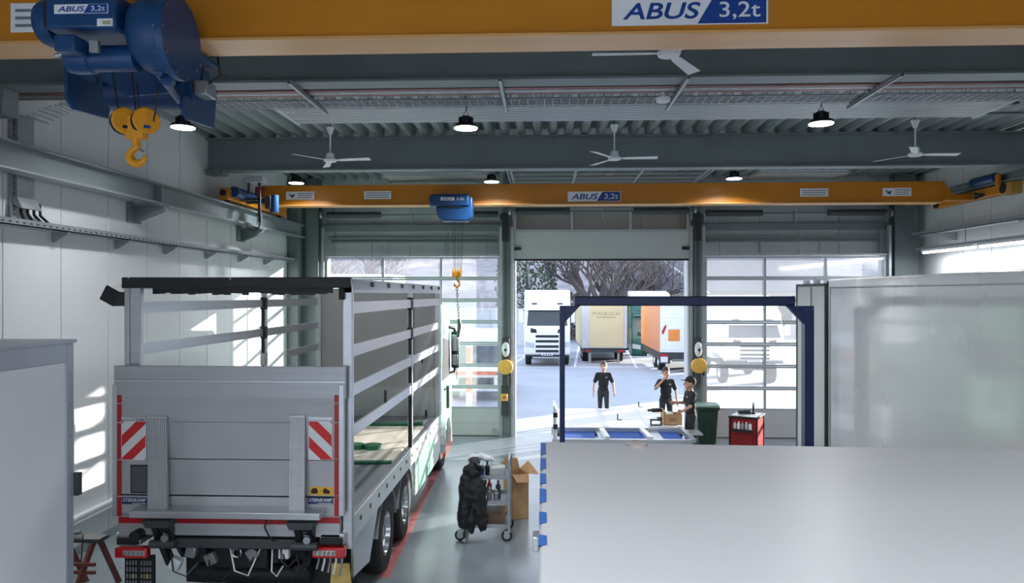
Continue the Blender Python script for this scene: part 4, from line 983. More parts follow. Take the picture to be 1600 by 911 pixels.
# ================================================================== other bodies
# left box body
SIDE = mat('panel_white', (226, 227, 232), .3, 0, .025, .7, coat=.2)
LX = -4.2; LY1 = 6.4; LZ = 3.4
lb = thing('swap_body', 'white box body with grey edge profiles at the left picture edge', 'truck body', (LX-1.27, 3.0, 0))
MB().box(LX-2.5, -.8, 1.0, LX-.02, LY1-.03, LZ-.03).build('shell', SIDE, lb)
MB().box(LX-.03, -.8, 1.1, LX-.008, LY1-.1, LZ-.2).build('side_panel', SIDE, lb)
PRO = mat('profile_grey', (170, 175, 184), .36, .3, .04, 3)
MB().box(LX-.06, -.8, LZ-.2, LX, LY1-.06, LZ-.01).build('top_rail', PRO, lb, .006)
MB().box(LX-.07, LY1-.1, 1.0, LX+.004, LY1, LZ-.01).build('corner_post', PRO, lb, .006)
MB().box(LX-2.53, -.85, LZ-.03, LX+.02, LY1+.02, LZ).build('roof_skin', PRO, lb, .003)
for z in [1.2+.27*i for i in range(9)]: MB().sph((LX+.004, LY1-.05, z), .008, n=6).build('rivet', MIDG, lb)
MB().box(LX-2.45, -.7, .82, LX-.1, LY1-.2, 1.0).build('under_frame', DARK, lb)
for x_ in (LX-2.2, LX-.3):
    for y in (.3, 5.6): MB().box(x_-.06, y-.06, 0, x_+.06, y+.06, .85).build('support_leg', DARK, lb)
MB().box(LX-.02, LY1, 2.0, LX+.04, LY1+.06, 2.2).build('door_latch', DARK, lb)
# right trailer
WT = mat('trailer_white', (230, 231, 232), .27, 0, .02, .5, coat=.5)
RX = 3.8; RY1 = 10.0; RZ = 4.0
rt = thing('box_trailer', 'tall glossy white box trailer along the right side', 'trailer', (RX+1.27, 6, 0))
MB().box(RX+.02, 1.0, 1.1, RX+2.53, RY1-.02, RZ-.02).build('shell', WT, rt)
MB().box(RX, 1.0, 1.2, RX+.022, RY1-.06, RZ-.12).build('side_panel', WT, rt, .003)
MB().box(RX-.012, 1.0, RZ-.12, RX+.06, RY1, RZ).build('top_rail', WT, rt, .02)
MB().box(RX-.012, RY1-.06, 1.1, RX+.06, RY1, RZ-.1).build('corner_post', mat('post_grey', (176, 179, 182), .3, .3), rt, .006)
MB().box(RX-.014, RY1+.003, 1.1, RX+.05, RY1+.03, RZ-.02).build('door_seal', BLACK, rt)
MB().box(RX-.01, 1.0, 1.08, RX+.06, RY1, 1.22).build('bottom_rail', ALU, rt, .006)
MB().box(RX+.1, 1.2, .85, RX+2.4, RY1-.2, 1.1).build('chassis', DARK, rt)
lf = MB().box(-.04, 0, 1.0, 0, 1.08, RZ-.06, T=Matrix.Translation((RX+.01, RY1+.03, 0)) @ Matrix.Rotation(R(1.0), 4, 'Z')).build('rear_door', mat('leaf_white', (214, 216, 212), .3, 0, .03, 1), rt, .006)
for a, c in ((0, .03), (1.05, 1.085)): MB().box(-.05, a, 1.0, .004, c, RZ-.05, T=Matrix.Translation((RX+.01, RY1+.03, 0)) @ Matrix.Rotation(R(1.0), 4, 'Z')).build('door_edge', DARK, lf)
MB().box(-.05, 0, RZ-.09, .004, 1.085, RZ-.05, T=Matrix.Translation((RX+.01, RY1+.03, 0)) @ Matrix.Rotation(R(1.0), 4, 'Z')).build('door_edge', DARK, lf)
MB().box(-.052, .5, 1.0, -.04, .515, RZ-.1, T=Matrix.Translation((RX+.01, RY1+.03, 0)) @ Matrix.Rotation(R(1.0), 4, 'Z')).build('door_joint', MIDG, lf)
for y in (RY1+.3, RY1+.7): MB().box(RX-.06, y, RZ-.05, RX+.0, y+.1, RZ+.0).build('door_hinge', GALV, lf)
for y in (2.2, 3.5):
    for x_, s_ in ((RX+.25, -1), (RX+2.3, 1)): wheel(rt, x_, y, .5, .5, .3, s_, nuts=False)
for x_ in (RX+.4, RX+2.1): MB().box(x_-.06, 8.6, 0, x_+.06, 8.75, .9).build('support_leg', DARK, rt)
# foreground box: we look across its roof
FZ = 3.04; fb0 = thing('swap_body', 'white box body in the foreground seen across its flat roof', 'truck body', (1.27, 1.0, 0))
ROOF = mat('roof_white', (196, 197, 201), .36, 0, .035, .8, bump=.03, stretch=(.4, 1.6, 1))
fx0, fx1, fya, fyb = -.015, 2.66, -3.0, 3.80
MB().box(fx0+.02, fya, 1.0, fx1, fyb-.04, FZ-.012).build('shell', SIDE, fb0)
MB().add([(fx0, fya, FZ-.04), (fx1, fya, FZ-.04), (fx1, fyb-.1, FZ-.04), (fx0+.03, fyb, FZ-.04), (fx0, fyb-.03, FZ-.04), (fx0, fya, FZ), (fx1, fya, FZ), (fx1, fyb-.1, FZ), (fx0+.03, fyb, FZ), (fx0, fyb-.03, FZ)], [(4, 3, 2, 1, 0), (5, 6, 7, 8, 9), (0, 1, 6, 5), (1, 2, 7, 6), (2, 3, 8, 7), (3, 4, 9, 8), (4, 0, 5, 9)]).build('roof_panel', ROOF, fb0, .01)
TAPE = mat('tape_blue', (40, 98, 176), .45, 0, .1, 8)
for ya, yb in ((692, 711), (716, 734), (740, 757), (764, 786), (800, 819), (836, 854)):
    _, a = PZ(846, ya, FZ); _, c = PZ(846, yb, FZ)
    MB().add([(fx0-.002, c, FZ-.03), (fx0-.002, a, FZ-.03), (fx0-.002, a, FZ+.002), (fx0-.002, c, FZ+.002), (fx0+.024, c+.01, FZ+.0025), (fx0+.024, a-.01, FZ+.0025)], [(0, 1, 2, 3), (3, 2, 5, 4)]).build('tape_piece', TAPE, fb0)
_, a = PZ(846, 822, FZ); MB().box(fx0-.022, a-.05, FZ-.07, fx0, a+.02, FZ-.02).build('lashing_bracket', GALV, fb0, .005)
X, Y_ = PZ(992, 690, FZ)
ml = MB().lathe([(.0, 0), (.05, 0), (.05, .012), (.03, .022)], (X, 3.72, FZ), 16).build('marker_lamp', mat('lamp_pink', (168, 158, 156), .3), fb0)
MB().box(fx0+.1, fya+.1, .82, fx1-.1, fyb-.2, 1.0).build('under_frame', DARK, fb0)
for x_ in (.3, 2.3):
    for y in (-2, 3.2): MB().box(x_-.06, y-.06, 0, x_+.06, y+.06, .85).build('support_leg', DARK, fb0)
# ================================================================== blue gantry frame
GY = 9.8
def G(px, py): return P(px, py, GY)
gt = thing('gantry_frame', 'dark blue steel gantry frame in front of the open bay', 'gantry', (1.9, GY, 0))
x0, z1 = G(898, 463); x1, z0 = G(1240, 478)
b = MB(); b.box(x0, GY-.05, z0, x1, GY-.035, z1); b.box(x0, GY-.05, z1-.012, x1, GY+.06, z1); b.box(x0, GY-.05, z0, x1, GY+.06, z0+.012); b.build('top_beam', DBLUE, gt)
MB().box(x0-.004, GY-.055, z0, x0+.01, GY+.06, z1+.004).build('end_plate', DBLUE, gt); MB().box(x1-.01, GY-.055, z0, x1+.004, GY+.06, z1+.004).build('end_plate', DBLUE, gt)
for px in (902, 1236):
    for py in (467, 474): q = G(px, py); MB().cyl((q[0], GY-.06, q[1]), (q[0], GY-.05, q[1]), .008, n=6).build('bolt', BLACKM, gt)
for pa, pb, sg in ((874.5, 882.5, 1), (1255.5, 1270, -1)):
    a, zt_ = G(pa, 480 if sg > 0 else 483); c, _ = G(pb, 480)
    p = MB().box(a, GY-.05, .02, c, GY+.09, zt_).build('post', DBLUE, gt, .004)
    MB().box(a-.08, GY-.12, 0, c+.08, GY+.16, .02).build('base_plate', DBLUE, gt)
    if sg > 0:
        pts = [(a, z0+.0), (x0+.07, z0), (c, z0-.22), (a, z0-.24)]
    else:
        pts = [(c, z0-.0), (x1-.1, z0), (a, z0-.24), (c, z0-.26)]
    MB().prism(pts, 'y', GY-.04, GY+.03).build('corner_gusset', DBLUE, gt)
    for i in range(10): MB().cyl(((a+c)/2, GY-.054, .4+i*.33), ((a+c)/2, GY-.049, .4+i*.33), .006, n=6).build('hole', BLACKM, gt)
# ================================================================== body floor under construction on trestles
ZP = .80
def Q(px, py, z=ZP): return PZ(px, py, z)
xl, yn = Q(872, 667); xr, _ = Q(1062, 667); yf = 19.45; yn2 = 15.55
fr = thing('body_floor_frame', 'white floor panels on an aluminium frame laid on trestles', 'floor frame', ((xl+xr)/2, yn, 0))
PW = mat('floor_panel_white', (226, 228, 230), .3, 0, .02, 1)
xs = [xl-.1, xl+1.1, xl+2.1, xr]
for k in range(3): MB().box(xs[k]+.01, yn+.08, ZP-.045, xs[k+1]-.01, yf, ZP-.005).build('floor_panel', PW, fr, .004)
for k in (1, 2): MB().box(xs[k]-.05, yn+.05, ZP-.06, xs[k]+.05, yf, ZP+.006).build('joint_profile', ALU, fr, .004)
MB().box(xl-.15, yn-.05, ZP-.18, xr+.05, yn+.08, ZP).build('front_rail', ALU, fr, .006)
MB().box(xl-.15, yn2-.05, ZP-.2, xr+.02, yn2+.05, ZP-.04).build('near_rail', ALU, fr, .006)
for px in (940, 1003):
    a, ya = Q(px, 669)
    MB().bar((a, yn-.05, ZP-.04), (a+.04, yn2, ZP-.02), .11, .07).build('cross_member', WHITE, fr)
MB().bar((xr+.0, yn+.1, ZP-.02), (xr+.05, yn2-.1, ZP-.05), .09, .08).build('side_rail', ALU, fr)
bp = mat('panel_blue', (28, 76, 158), .75, 0, .05, 3)
for a, c in ((xl+.05, xl+.8), (xl+1.1, xl+1.95), (xl+2.2, xr-.1)):
    MB().box(a, yn2+.08, ZP-.12, c, yn-.07, ZP-.09).build('blue_panel', bp, fr)
for x_ in (xl+.85, xl+2.0): MB().box(x_, yn2+.06, ZP-.12, x_+.22, yn-.06, ZP-.07).build('gusset_plate', GALV, fr)
MB().box(xl-.1, yn2+.28, ZP-.18, xr, yn2+.36, ZP-.12).build('panel_bearer', DARK, fr); MB().box(xl-.1, yn-.2, ZP-.18, xr, yn-.12, ZP-.12).build('panel_bearer', DARK, fr)
for px, py in ((965, 656), (998, 636)):
    a, ya = Q(px, py); MB().cyl((a, ya, ZP), (a, ya, ZP+.14), .014, n=8).build('threaded_pin', BLACKM, fr); MB().lathe([(.01, 0), (.05, 0), (.05, .008), (.01, .008)], (a+.06, ya, ZP), 12).build('washer', DARK, fr)
for ins, (ya, zt_) in enumerate(((yn2+.32, ZP-.182), (yn+1.2, ZP-.065), (yf-.3, ZP-.065))):
    tr = thing('trestle', ['dark trestle under the near rail of the floor frame', 'dark trestle under the middle of the floor frame', 'dark trestle under the far edge of the floor panels'][ins], 'trestle', ((xl+xr)/2, ya, 0))
    MB().box(xl+.1, ya-.05, zt_-.09, xr-.2, ya+.05, zt_).build('top_bar', DARK, tr)
    for x_ in (xl+.3, xr-.4):
        for s_ in (-1, 1): MB().bar((x_, ya+s_*.28, 0.02), (x_, ya+s_*.03, zt_-.07), .05, .05).build('leg', DARK, tr)
bs = thing('board_stack', 'white boards standing on edge at the left end of the floor frame', 'boards', (xl, 16.2, 0))
a0, zt_ = P(866, 634, 16.0)
for k in range(2): MB().box(a0-.02+.045*k, 15.9+.1*k, 0, a0+.02+.045*k, 16.8, zt_-.06*k).build('board', PW, bs, .004)
for z in (.5, .9, 1.15): MB().box(a0-.025, 15.86, z, a0+.07, 15.9, z+.1).build('clamp', BLACKM, bs)
cxx, cy = P(1050, 0, 17.2)[0], 17.2
cb_ = thing('carton', 'open cardboard carton on the floor frame beside the man in the cap', 'carton', (cxx, cy, ZP))
w2, d2_, h2 = .2, .17, .25
zb = ZP
for (x0, y0, x1, y1) in ((-w2, -d2_, w2, -d2_+.008), (-w2, d2_-.008, w2, d2_), (-w2, -d2_, -w2+.008, d2_), (w2-.008, -d2_, w2, d2_)):
    MB().box(cxx+x0, cy+y0, zb, cxx+x1, cy+y1, zb+h2).build('carton_wall', CARD, cb_)
MB().box(cxx-w2, cy-d2_, zb, cxx+w2, cy+d2_, zb+.008).build('carton_bottom', CARD, cb_)
for z in (.14, .19): MB().box(cxx-w2*.5, cy-d2_-.003, zb+z-.05, cxx+w2*.35, cy-d2_, zb+z-.035).build('print_line', DARK, cb_)
MB().sph((cxx-.06, cy, zb+h2-.02), .09, .09, .06, 12).build('filling', WHITEM, cb_)
gx, gy = P(1033, 0, 17.7)[0], 17.7
gnd = thing('power_tool', 'black and yellow cordless power tool lying beside the carton', 'tool', (gx, gy, ZP))
T = Matrix.Translation((gx, gy, ZP)) @ Matrix.Rotation(R(20), 4, 'Z')
def tb(name, m, *a, bv=.008): MB().box(*a, T=T).build(name, m, gnd, bv)
tb('motor_body', BLACKM, -.25, -.05, .2, .02, .05, .29, bv=.02); tb('grip', mat('tool_yellow', (214, 176, 60)), -.0, -.035, .05, .07, .035, .25, bv=.015); tb('battery', BLACKM, -.08, -.06, 0, .12, .06, .07)
b = MB(); b.cyl((-.35, 0, .25), (-.25, 0, .25), .03, n=10); b.v = [T @ v for v in b.v]; b.build('chuck', DARK, gnd)
gx, gy = P(1025, 0, 17.0)[0], 17.0
cs = thing('tool_case', 'small black open frame beside the carton at the panel edge', 'case', (gx, gy, ZP))
for s_ in (-1, 1): MB().box(gx+s_*.115-.015, gy-.03, ZP+.018, gx+s_*.115+.015, gy+.03, ZP+.14).build('side', BLACKM, cs)
MB().box(gx-.13, gy-.03, ZP+.11, gx+.13, gy+.03, ZP+.14).build('handle', BLACKM, cs, .008); MB().box(gx-.13, gy-.05, ZP, gx+.13, gy+.05, ZP+.018).build('base', BLACKM, cs)
a, ya = PZ(1080, 666, .72); ya = 16.6; a = P(1080, 0, ya)[0]
tag(MB().box(a-.2, ya-.3, .70, a+.2, ya+.2, .74).build('aluminium_plate', ALU, None, .005), 'loose aluminium plate sticking out right of the carton', 'plate')
trp = thing('roller_stand', 'dark stand under the loose aluminium plate', 'stand', (a, ya, 0))
MB().box(a-.1, ya-.05, .62, a+.15, ya+.05, .70).build('head', DARK, trp); MB().box(a-.04, ya-.04, .04, a+.04, ya+.04, .62).build('column', DARK, trp); MB().box(a-.1, ya-.2, 0, a+.15, ya+.2, .04).build('foot', DARK, trp)
# ================================================================== wheelie bin
bx, by = P(1102, 0, 18.75)[0], 18.75
wb2 = thing('wheelie_bin', 'dark green wheelie bin behind the man in the cap', 'bin', (bx, by, 0))
b = MB(); w0, w1 = .21, .27
b.add([(bx-w0, by-.24, .06), (bx+w0, by-.24, .06), (bx+w0, by+.2, .06), (bx-w0, by+.2, .06), (bx-w1, by-.32, .98), (bx+w1, by-.32, .98), (bx+w1, by+.3, .98), (bx-w1, by+.3, .98)], [(0,3,2,1),(4,5,6,7),(0,1,5,4),(1,2,6,5),(2,3,7,6),(3,0,4,7)]); b.build('body', GREEN, wb2, .03)
MB().box(bx-w1-.02, by-.34, .93, bx+w1+.02, by+.32, 1.0).build('rim', GREEN, wb2, .015)
MB().prism([(by-.36, 1.0), (by+.3, 1.0), (by+.3, 1.04), (by+.1, 1.07), (by-.3, 1.05)], 'x', bx-w1-.03, bx+w1+.03).build('lid', mat('lid_green', (120, 146, 136), .4), wb2, .015)
MB().cyl((bx-w1, by+.36, .98), (bx+w1+.06, by+.36, .98), .02, n=8).build('handle', GREEN, wb2)
MB().prism([(by-.28, .3), (by-.31, .6), (by-.3, .3)], 'x', bx-.06, bx+.06).build('front_rib', GREEN, wb2)
for s_ in (-1, 1): MB().lathe([(.02, -.025), (.1, -.025), (.1, .025), (.02, .025)], (bx+s_*.22, by+.24, .1), 16, ax='x').build('wheel', BLACK, wb2)
# ================================================================== red tool cabinet
tcx, tcy = P(1167, 0, 17.4)[0], 17.4
tc_ = thing('tool_cabinet', 'red tool cabinet on castors in front of the right door', 'tool cabinet', (tcx, tcy, 0))
ang = R(-28)
T = Matrix.Translation((tcx, tcy, 0)) @ Matrix.Rotation(ang, 4, 'Z')
def tcb(name, m, *a, p=None, bv=.005): return MB().box(*a, T=T).build(name, m, p or tc_, bv)
hw, hd, hh = .3, .37, .95
tcb('body', RED, -hw+.015, -hd+.015, .12, hw, hd, hh)
for sx_ in (-1, 1):
    for sy in (-1, 1): tcb('corner_post', BLACKM, sx_*hw-.02, sy*hd-.02, .1, sx_*hw+.02, sy*hd+.02, hh)
MB().box(-hw-.03, -hd-.03, hh, hw+.03, hd+.03, hh+.05, T=T).build('top_tray', BLACKM, tc_, .01); tcb('work_mat', mat('mat_grey', (176, 182, 190), .4), -hw+.02, -hd+.02, hh+.05, hw-.02, hd-.02, hh+.055)
for i in range(8):
    z = .15+i*.097; dr = tcb('drawer', RED, -hw-.012, -hd+.03, z, -hw+.015, hd-.03, z+.085); tcb('drawer_handle', ALU, -hw-.03, -hd+.05, z+.066, -hw-.012, hd-.05, z+.082, p=dr)
tcb('side_door', mat('red_deep', (150, 26, 32), .4), -hw+.09, -hd-.0, .15, hw-.08, -hd+.016, .6)
tcb('bottle_shelf', BLACKM, -hw+.06, -hd-.1, .66, hw-.06, -hd, .68); tcb('shelf_lip', BLACKM, -hw+.06, -hd-.105, .66, hw-.06, -hd-.1, .72)
for sx_ in (-1, 1):
    for sy in (-1, 1):
        b = MB(); b.lathe([(.01, -.02), (.06, -.02), (.06, .02), (.01, .02)], (sx_*(hw-.06), sy*(hd-.06), .06), 14, ax='x'); b.v = [T @ v for v in b.v]; b.build('castor', BLACK, tc_)
CAN = [mat('can_silver', (190, 194, 198), .3, .6), WHITEM, GALV]
for i in range(5):
    p = T @ Vector((-.17+.085*i, -hd-.055, .681))
    t = thing('spray_can', 'spray can on the cabinet shelf, number %s from the left' % ['first', 'second', 'third', 'fourth', 'fifth'][i], 'spray can', p, 'spray cans on the tool cabinet')
    MB().lathe([(.033, 0), (.035, .01), (.035, .15), (.02, .175)], p, 14).build('can', CAN[i % 3], t); MB().lathe([(.018, .17), (.018, .2), (.012, .21)], p, 10).build('cap', WHITEM if i % 2 else MIDG, t)
p = T @ Vector((0, .0, hh+.056))
imp = thing('impact_wrench', 'dark pneumatic wrench lying on the tool cabinet', 'tool', p)
MB().cyl(p+Vector((-.2, -.05, .05)), p+Vector((.06, 0, .05)), .045, n=12).build('body', BLACKM, imp); MB().bar(p+Vector((.05, 0, .05)), p+Vector((.12, .12, .035)), .06, .06).build('grip', BLACKM, imp)
p = T @ Vector((.12, .12, hh+.056))
tor = thing('work_torch', 'upright black torch with pale head on the tool cabinet', 'torch', p)
MB().lathe([(.05, 0), (.05, .03), (.022, .04), (.022, .2)], p, 12).build('handle', BLACKM, tor); MB().lathe([(.035, .2), (.04, .23), (.03, .27)], p, 12).build('head', WHITEM, tor)
p = T @ Vector((-.2, .2, hh+.056))
tap = MB().lathe([(.03, 0), (.06, 0), (.06, .05), (.03, .05)], p, 16); tag(tap.build('tape_roll', DARK), 'dark roll of tape on the tool cabinet top', 'tape')
# ================================================================== service cart
cw = thing('service_cart', 'grey metal service cart with shelves and castors on the floor', 'cart', (-.85, 11.6, 0))
ya, yb = 11.32, 11.95; xa, xb = P(722, 0, ya)[0], P(795, 0, ya)[0]
CART = mat('cart_grey', (158, 163, 168), .4, .4, .06, 5)
zT = 1.0
for x_ in (xa, xb):
    for y in (ya, yb):
        MB().box(x_-.02, y-.02, .17, x_+.02, y+.02, zT+.02 if x_ == xa else 1.2).build('post', CART, cw, .004)
MB().tube([(xb, ya, 1.2), (xb+.0, ya, 1.24), (xb+.0, yb, 1.24), (xb, yb, 1.2)], .018, 8).build('push_handle', CART, cw)
for z, nm_ in ((.2, 'bottom_shelf'), (.56, 'middle_shelf'), (zT-.05, 'top_shelf')):
    b = MB().box(xa, ya, z, xb, yb, z+.015); b.box(xa, ya-.01, z, xb, ya, z+.06); b.box(xa, yb, z, xb, yb+.01, z+.06); b.box(xa-.01, ya, z, xa, yb, z+.06); b.box(xb, ya, z, xb+.01, yb, z+.06); b.build(nm_, CART, cw)
MB().box(xb-.012, ya, zT, xb-.0, yb, 1.2).build('end_sheet', CART, cw)
for x_ in (xa, xb):
    for y in (ya, yb):
        MB().prism([(x_-.07, .12), (x_-.07, .16), (x_+.02, .18), (x_+.03, .15), (x_-.02, .08)], 'y', y-.03, y-.024).build('castor_fork', GALV, cw)
        w = MB().lathe([(.055, -.02), (.082, -.02), (.085, 0), (.082, .02), (.055, .02)], (x_-.03, y, .085), 20, ax='y').build('castor', BLACK, cw); MB().lathe([(.01, -.024), (.05, -.024), (.055, -.018), (.055, .018), (.01, .024)], (x_-.03, y, .085), 16, ax='y').build('castor_hub', GALV, w)
# things in the cart
def bottle(x, y, z, r, h, m, capm, lab, cat='bottle', name='bottle'):
    t = thing(name, lab, cat, (x, y, z), 'bottles and cans on the service cart')
    MB().lathe([(r*.95, 0), (r, .01), (r, h*.72), (r*.4, h*.84), (r*.4, h*.9)], (x, y, z), 14).build('body', m, t); MB().lathe([(r*.5, h*.88), (r*.5, h), (r*.3, h*1.02)], (x, y, z), 12).build('cap', capm, t)
    return t
z1_ = .576
REDC = mat('can_red', (190, 40, 46), .35); BLUEC = mat('bottle_blue', (38, 74, 140), .35)
for i, (dx, dy, h, m, c, w) in enumerate(((.22, .06, .24, DARK, WHITEM, 'dark bottle with white cap at the left of the cart middle shelf'), (.32, .07, .27, GALV, WHITEM, 'silver can with white cap on the cart middle shelf'), (.42, .06, .24, MIDG, WHITEM, 'grey bottle with white cap on the cart middle shelf'), (.52, .08, .2, GALV, WHITEM, 'short silver can at the right of the cart middle shelf'),
                                   (.24, .3, .3, REDC, REDC, 'red bottle at the back left of the cart middle shelf'), (.4, .3, .31, REDC, mat('cap_pink', (230, 120, 110)), 'red can with pink cap at the back of the cart middle shelf'), (.54, .3, .28, DARK, REDC, 'dark can with red cap at the back right of the cart middle shelf'))):
    bottle(xa+dx, ya+dy, z1_, .04, h, m, c, w)
z2_ = zT-.034
for i, (dx, dy, h, m, c, w) in enumerate(((.22, .1, .2, BLUEC, WHITEM, 'blue bottle with white cap at the left of the cart top'), (.3, .12, .19, BLUEC, WHITEM, 'second blue bottle with white cap on the cart top'), (.38, .14, .22, BLACKM, BLACKM, 'black spray bottle in the middle of the cart top'))):
    bottle(xa+dx, ya+dy, z2_, .036, h, m, c, w)
pb = MB().box(-.12, -.1, 0, .12, .12, .14, T=Matrix.Translation((xb-.18, ya+.2, z2_+.002)) @ Matrix.Rotation(R(8), 4, 'Z')).build('plastic_canister', mat('canister', (196, 200, 204), .35), None, .02)
tag(pb, 'pale plastic container on the cart top beside the handle', 'container')
bk = MB().box(xa+.25, ya+.08, .216, xb-.08, yb-.1, .40).build('storage_box', mat('box_brown', (120, 98, 80), .6), None, .01); tag(bk, 'brown box on the bottom shelf of the cart', 'box')
dk = MB().box(xa+.1, ya+.05, .216, xa+.23, yb-.1, .36).build('tool_box', BLACKM, None, .015); tag(dk, 'black case on the bottom shelf of the cart', 'box')
b = MB()
for k, c in enumerate(((0, 0, 0, .1), (.1, .02, .015, .09), (.2, .0, -.01, .08), (.27, .03, -.03, .05))): b.sph((xa+.17+c[0], ya+.2+c[1], z2_+.27+c[2]), c[3]*1.1, c[3], c[3]*.62, 12)
CL = bpy.data.objects.new('cloth_tmp', b.mesh('cloth_tmp', WHITEM)); COL.objects.link(CL)
m_ = CL.modifiers.new('r', 'REMESH'); m_.mode = 'VOXEL'; m_.voxel_size = .014; m2 = CL.modifiers.new('s', 'SMOOTH'); m2.iterations = 5
me = ev_mesh(CL, 'cloth'); bpy.data.objects.remove(CL); me.materials.clear(); me.materials.append(WHITEM)
for p in me.polygons: p.use_smooth = True
o = bpy.data.objects.new('cleaning_cloth', me); COL.objects.link(o); tag(o, 'crumpled white cloth heaped on the bottles of the cart top', 'cloth')
b = MB()
b.tube([(xb-.3, ya+.28, z2_+.145), (xb-.28, ya+.24, z2_+.22), (xb-.2, ya+.22, z2_+.235), (xb-.15, ya+.26, z2_+.17), (xb-.24, ya+.28, z2_+.15), (xb-.3, ya+.22, z2_+.17)], .01, 6)
tag(b.build('white_cable', WHITEM), 'loop of white cable on the pale container', 'cable')
# dark jacket hanging over the left end of the cart
JK = mat('jacket_black', (26, 29, 33), .55, 0, .25, 7, bump=.25)
b = MB(); jx0 = P(713, 0, ya)[0]
for (px, py, dy, rx, ry, rz) in tuple((a_, b_, c_-.05, d_, e_, f_) for a_, b_, c_, d_, e_, f_ in ((738, 735, -.08, .15, .1, .12), (730, 765, -.1, .13, .1, .3), (745, 770, -.1, .13, .1, .3), (726, 795, -.12, .09, .1, .3), (752, 800, -.08, .06, .07, .3), (737, 812, -.1, .06, .08, .22), (747, 790, -.1, .09, .09, .28), (741, 722, .04, .1, .16, .06), (722, 805, -.06, .07, .12, .2))):
    X, Z = P(px, py, ya-.08); b.sph((X, ya+dy, Z), rx, ry, rz, 14)
b.cyl((P(755, 0, ya)[0], ya-.07, P(0, 740, ya)[1]), (P(756, 0, ya)[0], ya-.1, P(0, 815, ya)[1]), .06, .05, n=10)
o = bpy.data.objects.new('jt', b.mesh('jt', JK)); COL.objects.link(o)
m_ = o.modifiers.new('r', 'REMESH'); m_.mode = 'VOXEL'; m_.voxel_size = .016; m2 = o.modifiers.new('s', 'SMOOTH'); m2.iterations = 4
tx = bpy.data.textures.new('folds', 'CLOUDS'); tx.noise_scale = .09
m3 = o.modifiers.new('d', 'DISPLACE'); m3.texture = tx; m3.strength = .045; m3.mid_level = .5
me = ev_mesh(o, 'jacket'); bpy.data.objects.remove(o); me.materials.clear(); me.materials.append(JK)
for p in me.polygons: p.use_smooth = True
jk = thing('jacket', 'black padded jacket hung over the left end of the cart', 'jacket', (xa, ya, .5))
o = bpy.data.objects.new('shell', me); COL.objects.link(o); o.parent = jk; o.location = -jk.location
X, Z = P(748, 726, ya-.14); MB().tube([(X-.05, ya-.16, Z+.03), (X+.0, ya-.2, Z-.01), (X+.06, ya-.16, Z-.06), (X+.05, ya-.12, Z-.08)], .03, 8).build('collar', JK, jk)
X, Z = P(739, 735, ya-.2); MB().tube([(X, ya-.2, Z), (X-.01, ya-.225, Z-.3), (X, ya-.22, Z-.65)], .008, 6).build('zip', DARK, jk)
# cardboard box behind the cart
cxx, cy = P(806, 0, 12.55)[0], 12.6
cb2 = thing('cardboard_box', 'tall open cardboard box with torn flaps behind the cart', 'cardboard box', (cxx, cy, 0))
w2, d2_, h2 = .15, .2, .76
T = Matrix.Translation((cxx, cy, 0)) @ Matrix.Rotation(R(24), 4, 'Z')
for (x0, y0, x1, y1) in ((-w2, -d2_, w2, -d2_+.01), (-w2, d2_-.01, w2, d2_), (-w2, -d2_, -w2+.01, d2_), (w2-.01, -d2_, w2, d2_)):
    MB().box(x0, y0, 0, x1, y1, h2, T=T).build('box_wall', CARD, cb2)
MB().box(-w2, -d2_, 0, w2, d2_, .01, T=T).build('box_bottom', CARD, cb2)
def flap(pts): MB().add([T @ Vector(p) for p in pts]+[T @ (Vector(p)+Vector((0, 0, .006))) for p in pts], [(3, 2, 1, 0), (4, 5, 6, 7), (0, 1, 5, 4), (1, 2, 6, 5), (2, 3, 7, 6), (3, 0, 4, 7)]).build('flap', CARD, cb2)
flap([(w2, -d2_, h2), (w2, d2_, h2), (w2+.17, d2_+.02, h2+.12), (w2+.18, -d2_-.03, h2-.02)])
flap([(-w2, d2_, h2), (w2, d2_, h2), (w2-.02, d2_+.06, h2+.17), (-w2+.03, d2_+.06, h2+.2)])
flap([(-w2, -d2_, h2), (-w2, d2_, h2), (-w2-.05, d2_, h2+.16), (-w2-.04, -d2_, h2+.13)])
flap([(-w2, -d2_, h2), (w2, -d2_, h2), (w2-.04, -d2_-.12, h2-.12), (-w2+.04, -d2_-.12, h2-.1)])
# saw horse at the bottom left
sx0, sz = P(98, 838, 9.2); sx1, _ = P(160, 838, 9.2)
sh = thing('sawhorse', 'worn reddish metal sawhorse at the foot of the left wall', 'sawhorse', ((sx0+sx1)/2, 9.2, 0))
RUST = mat('rust_paint', (112, 62, 56), .6, .1, .25, 8)
MB().box(sx0-.15, 9.1, sz-.05, sx1+.02, 9.32, sz).build('top_plate', DARK, sh, .006)
for x_ in (sx0-.0, sx1-.08):
    for s_ in (-1, 1): MB().bar((x_+s_*.12, 9.2+s_*.3, 0), (x_, 9.2+s_*.06, sz-.04), .055, .055).build('leg', RUST, sh)
MB().bar((sx0-.05, 9.02, .4), (sx1+.02, 9.02, .4), .03, .04).build('cross_bar', RUST, sh); MB().bar((sx0-.05, 9.02, .3), (sx1+.02, 9.02, .3), .03, .04).build('cross_bar', RUST, sh)
gx = sx0+.12
gd = thing('angle_grinder', 'grey angle grinder lying on the sawhorse', 'tool', (gx, 9.2, sz))
MB().cyl((gx-.14, 9.2, sz+.045), (gx+.1, 9.22, sz+.045), .035, .028, 12).build('body', MIDG, gd); MB().cyl((gx-.2, 9.2, sz+.045), (gx-.13, 9.2, sz+.045), .042, n=12).build('gear_head', RED, gd); MB().tube([(gx+.1, 9.22, sz+.045), (gx+.2, 9.12, sz+.05), (gx+.22, 9.06, sz-.2), (gx+.19, 9.05, .2)], .008, 6).build('cord', BLACK, gd)
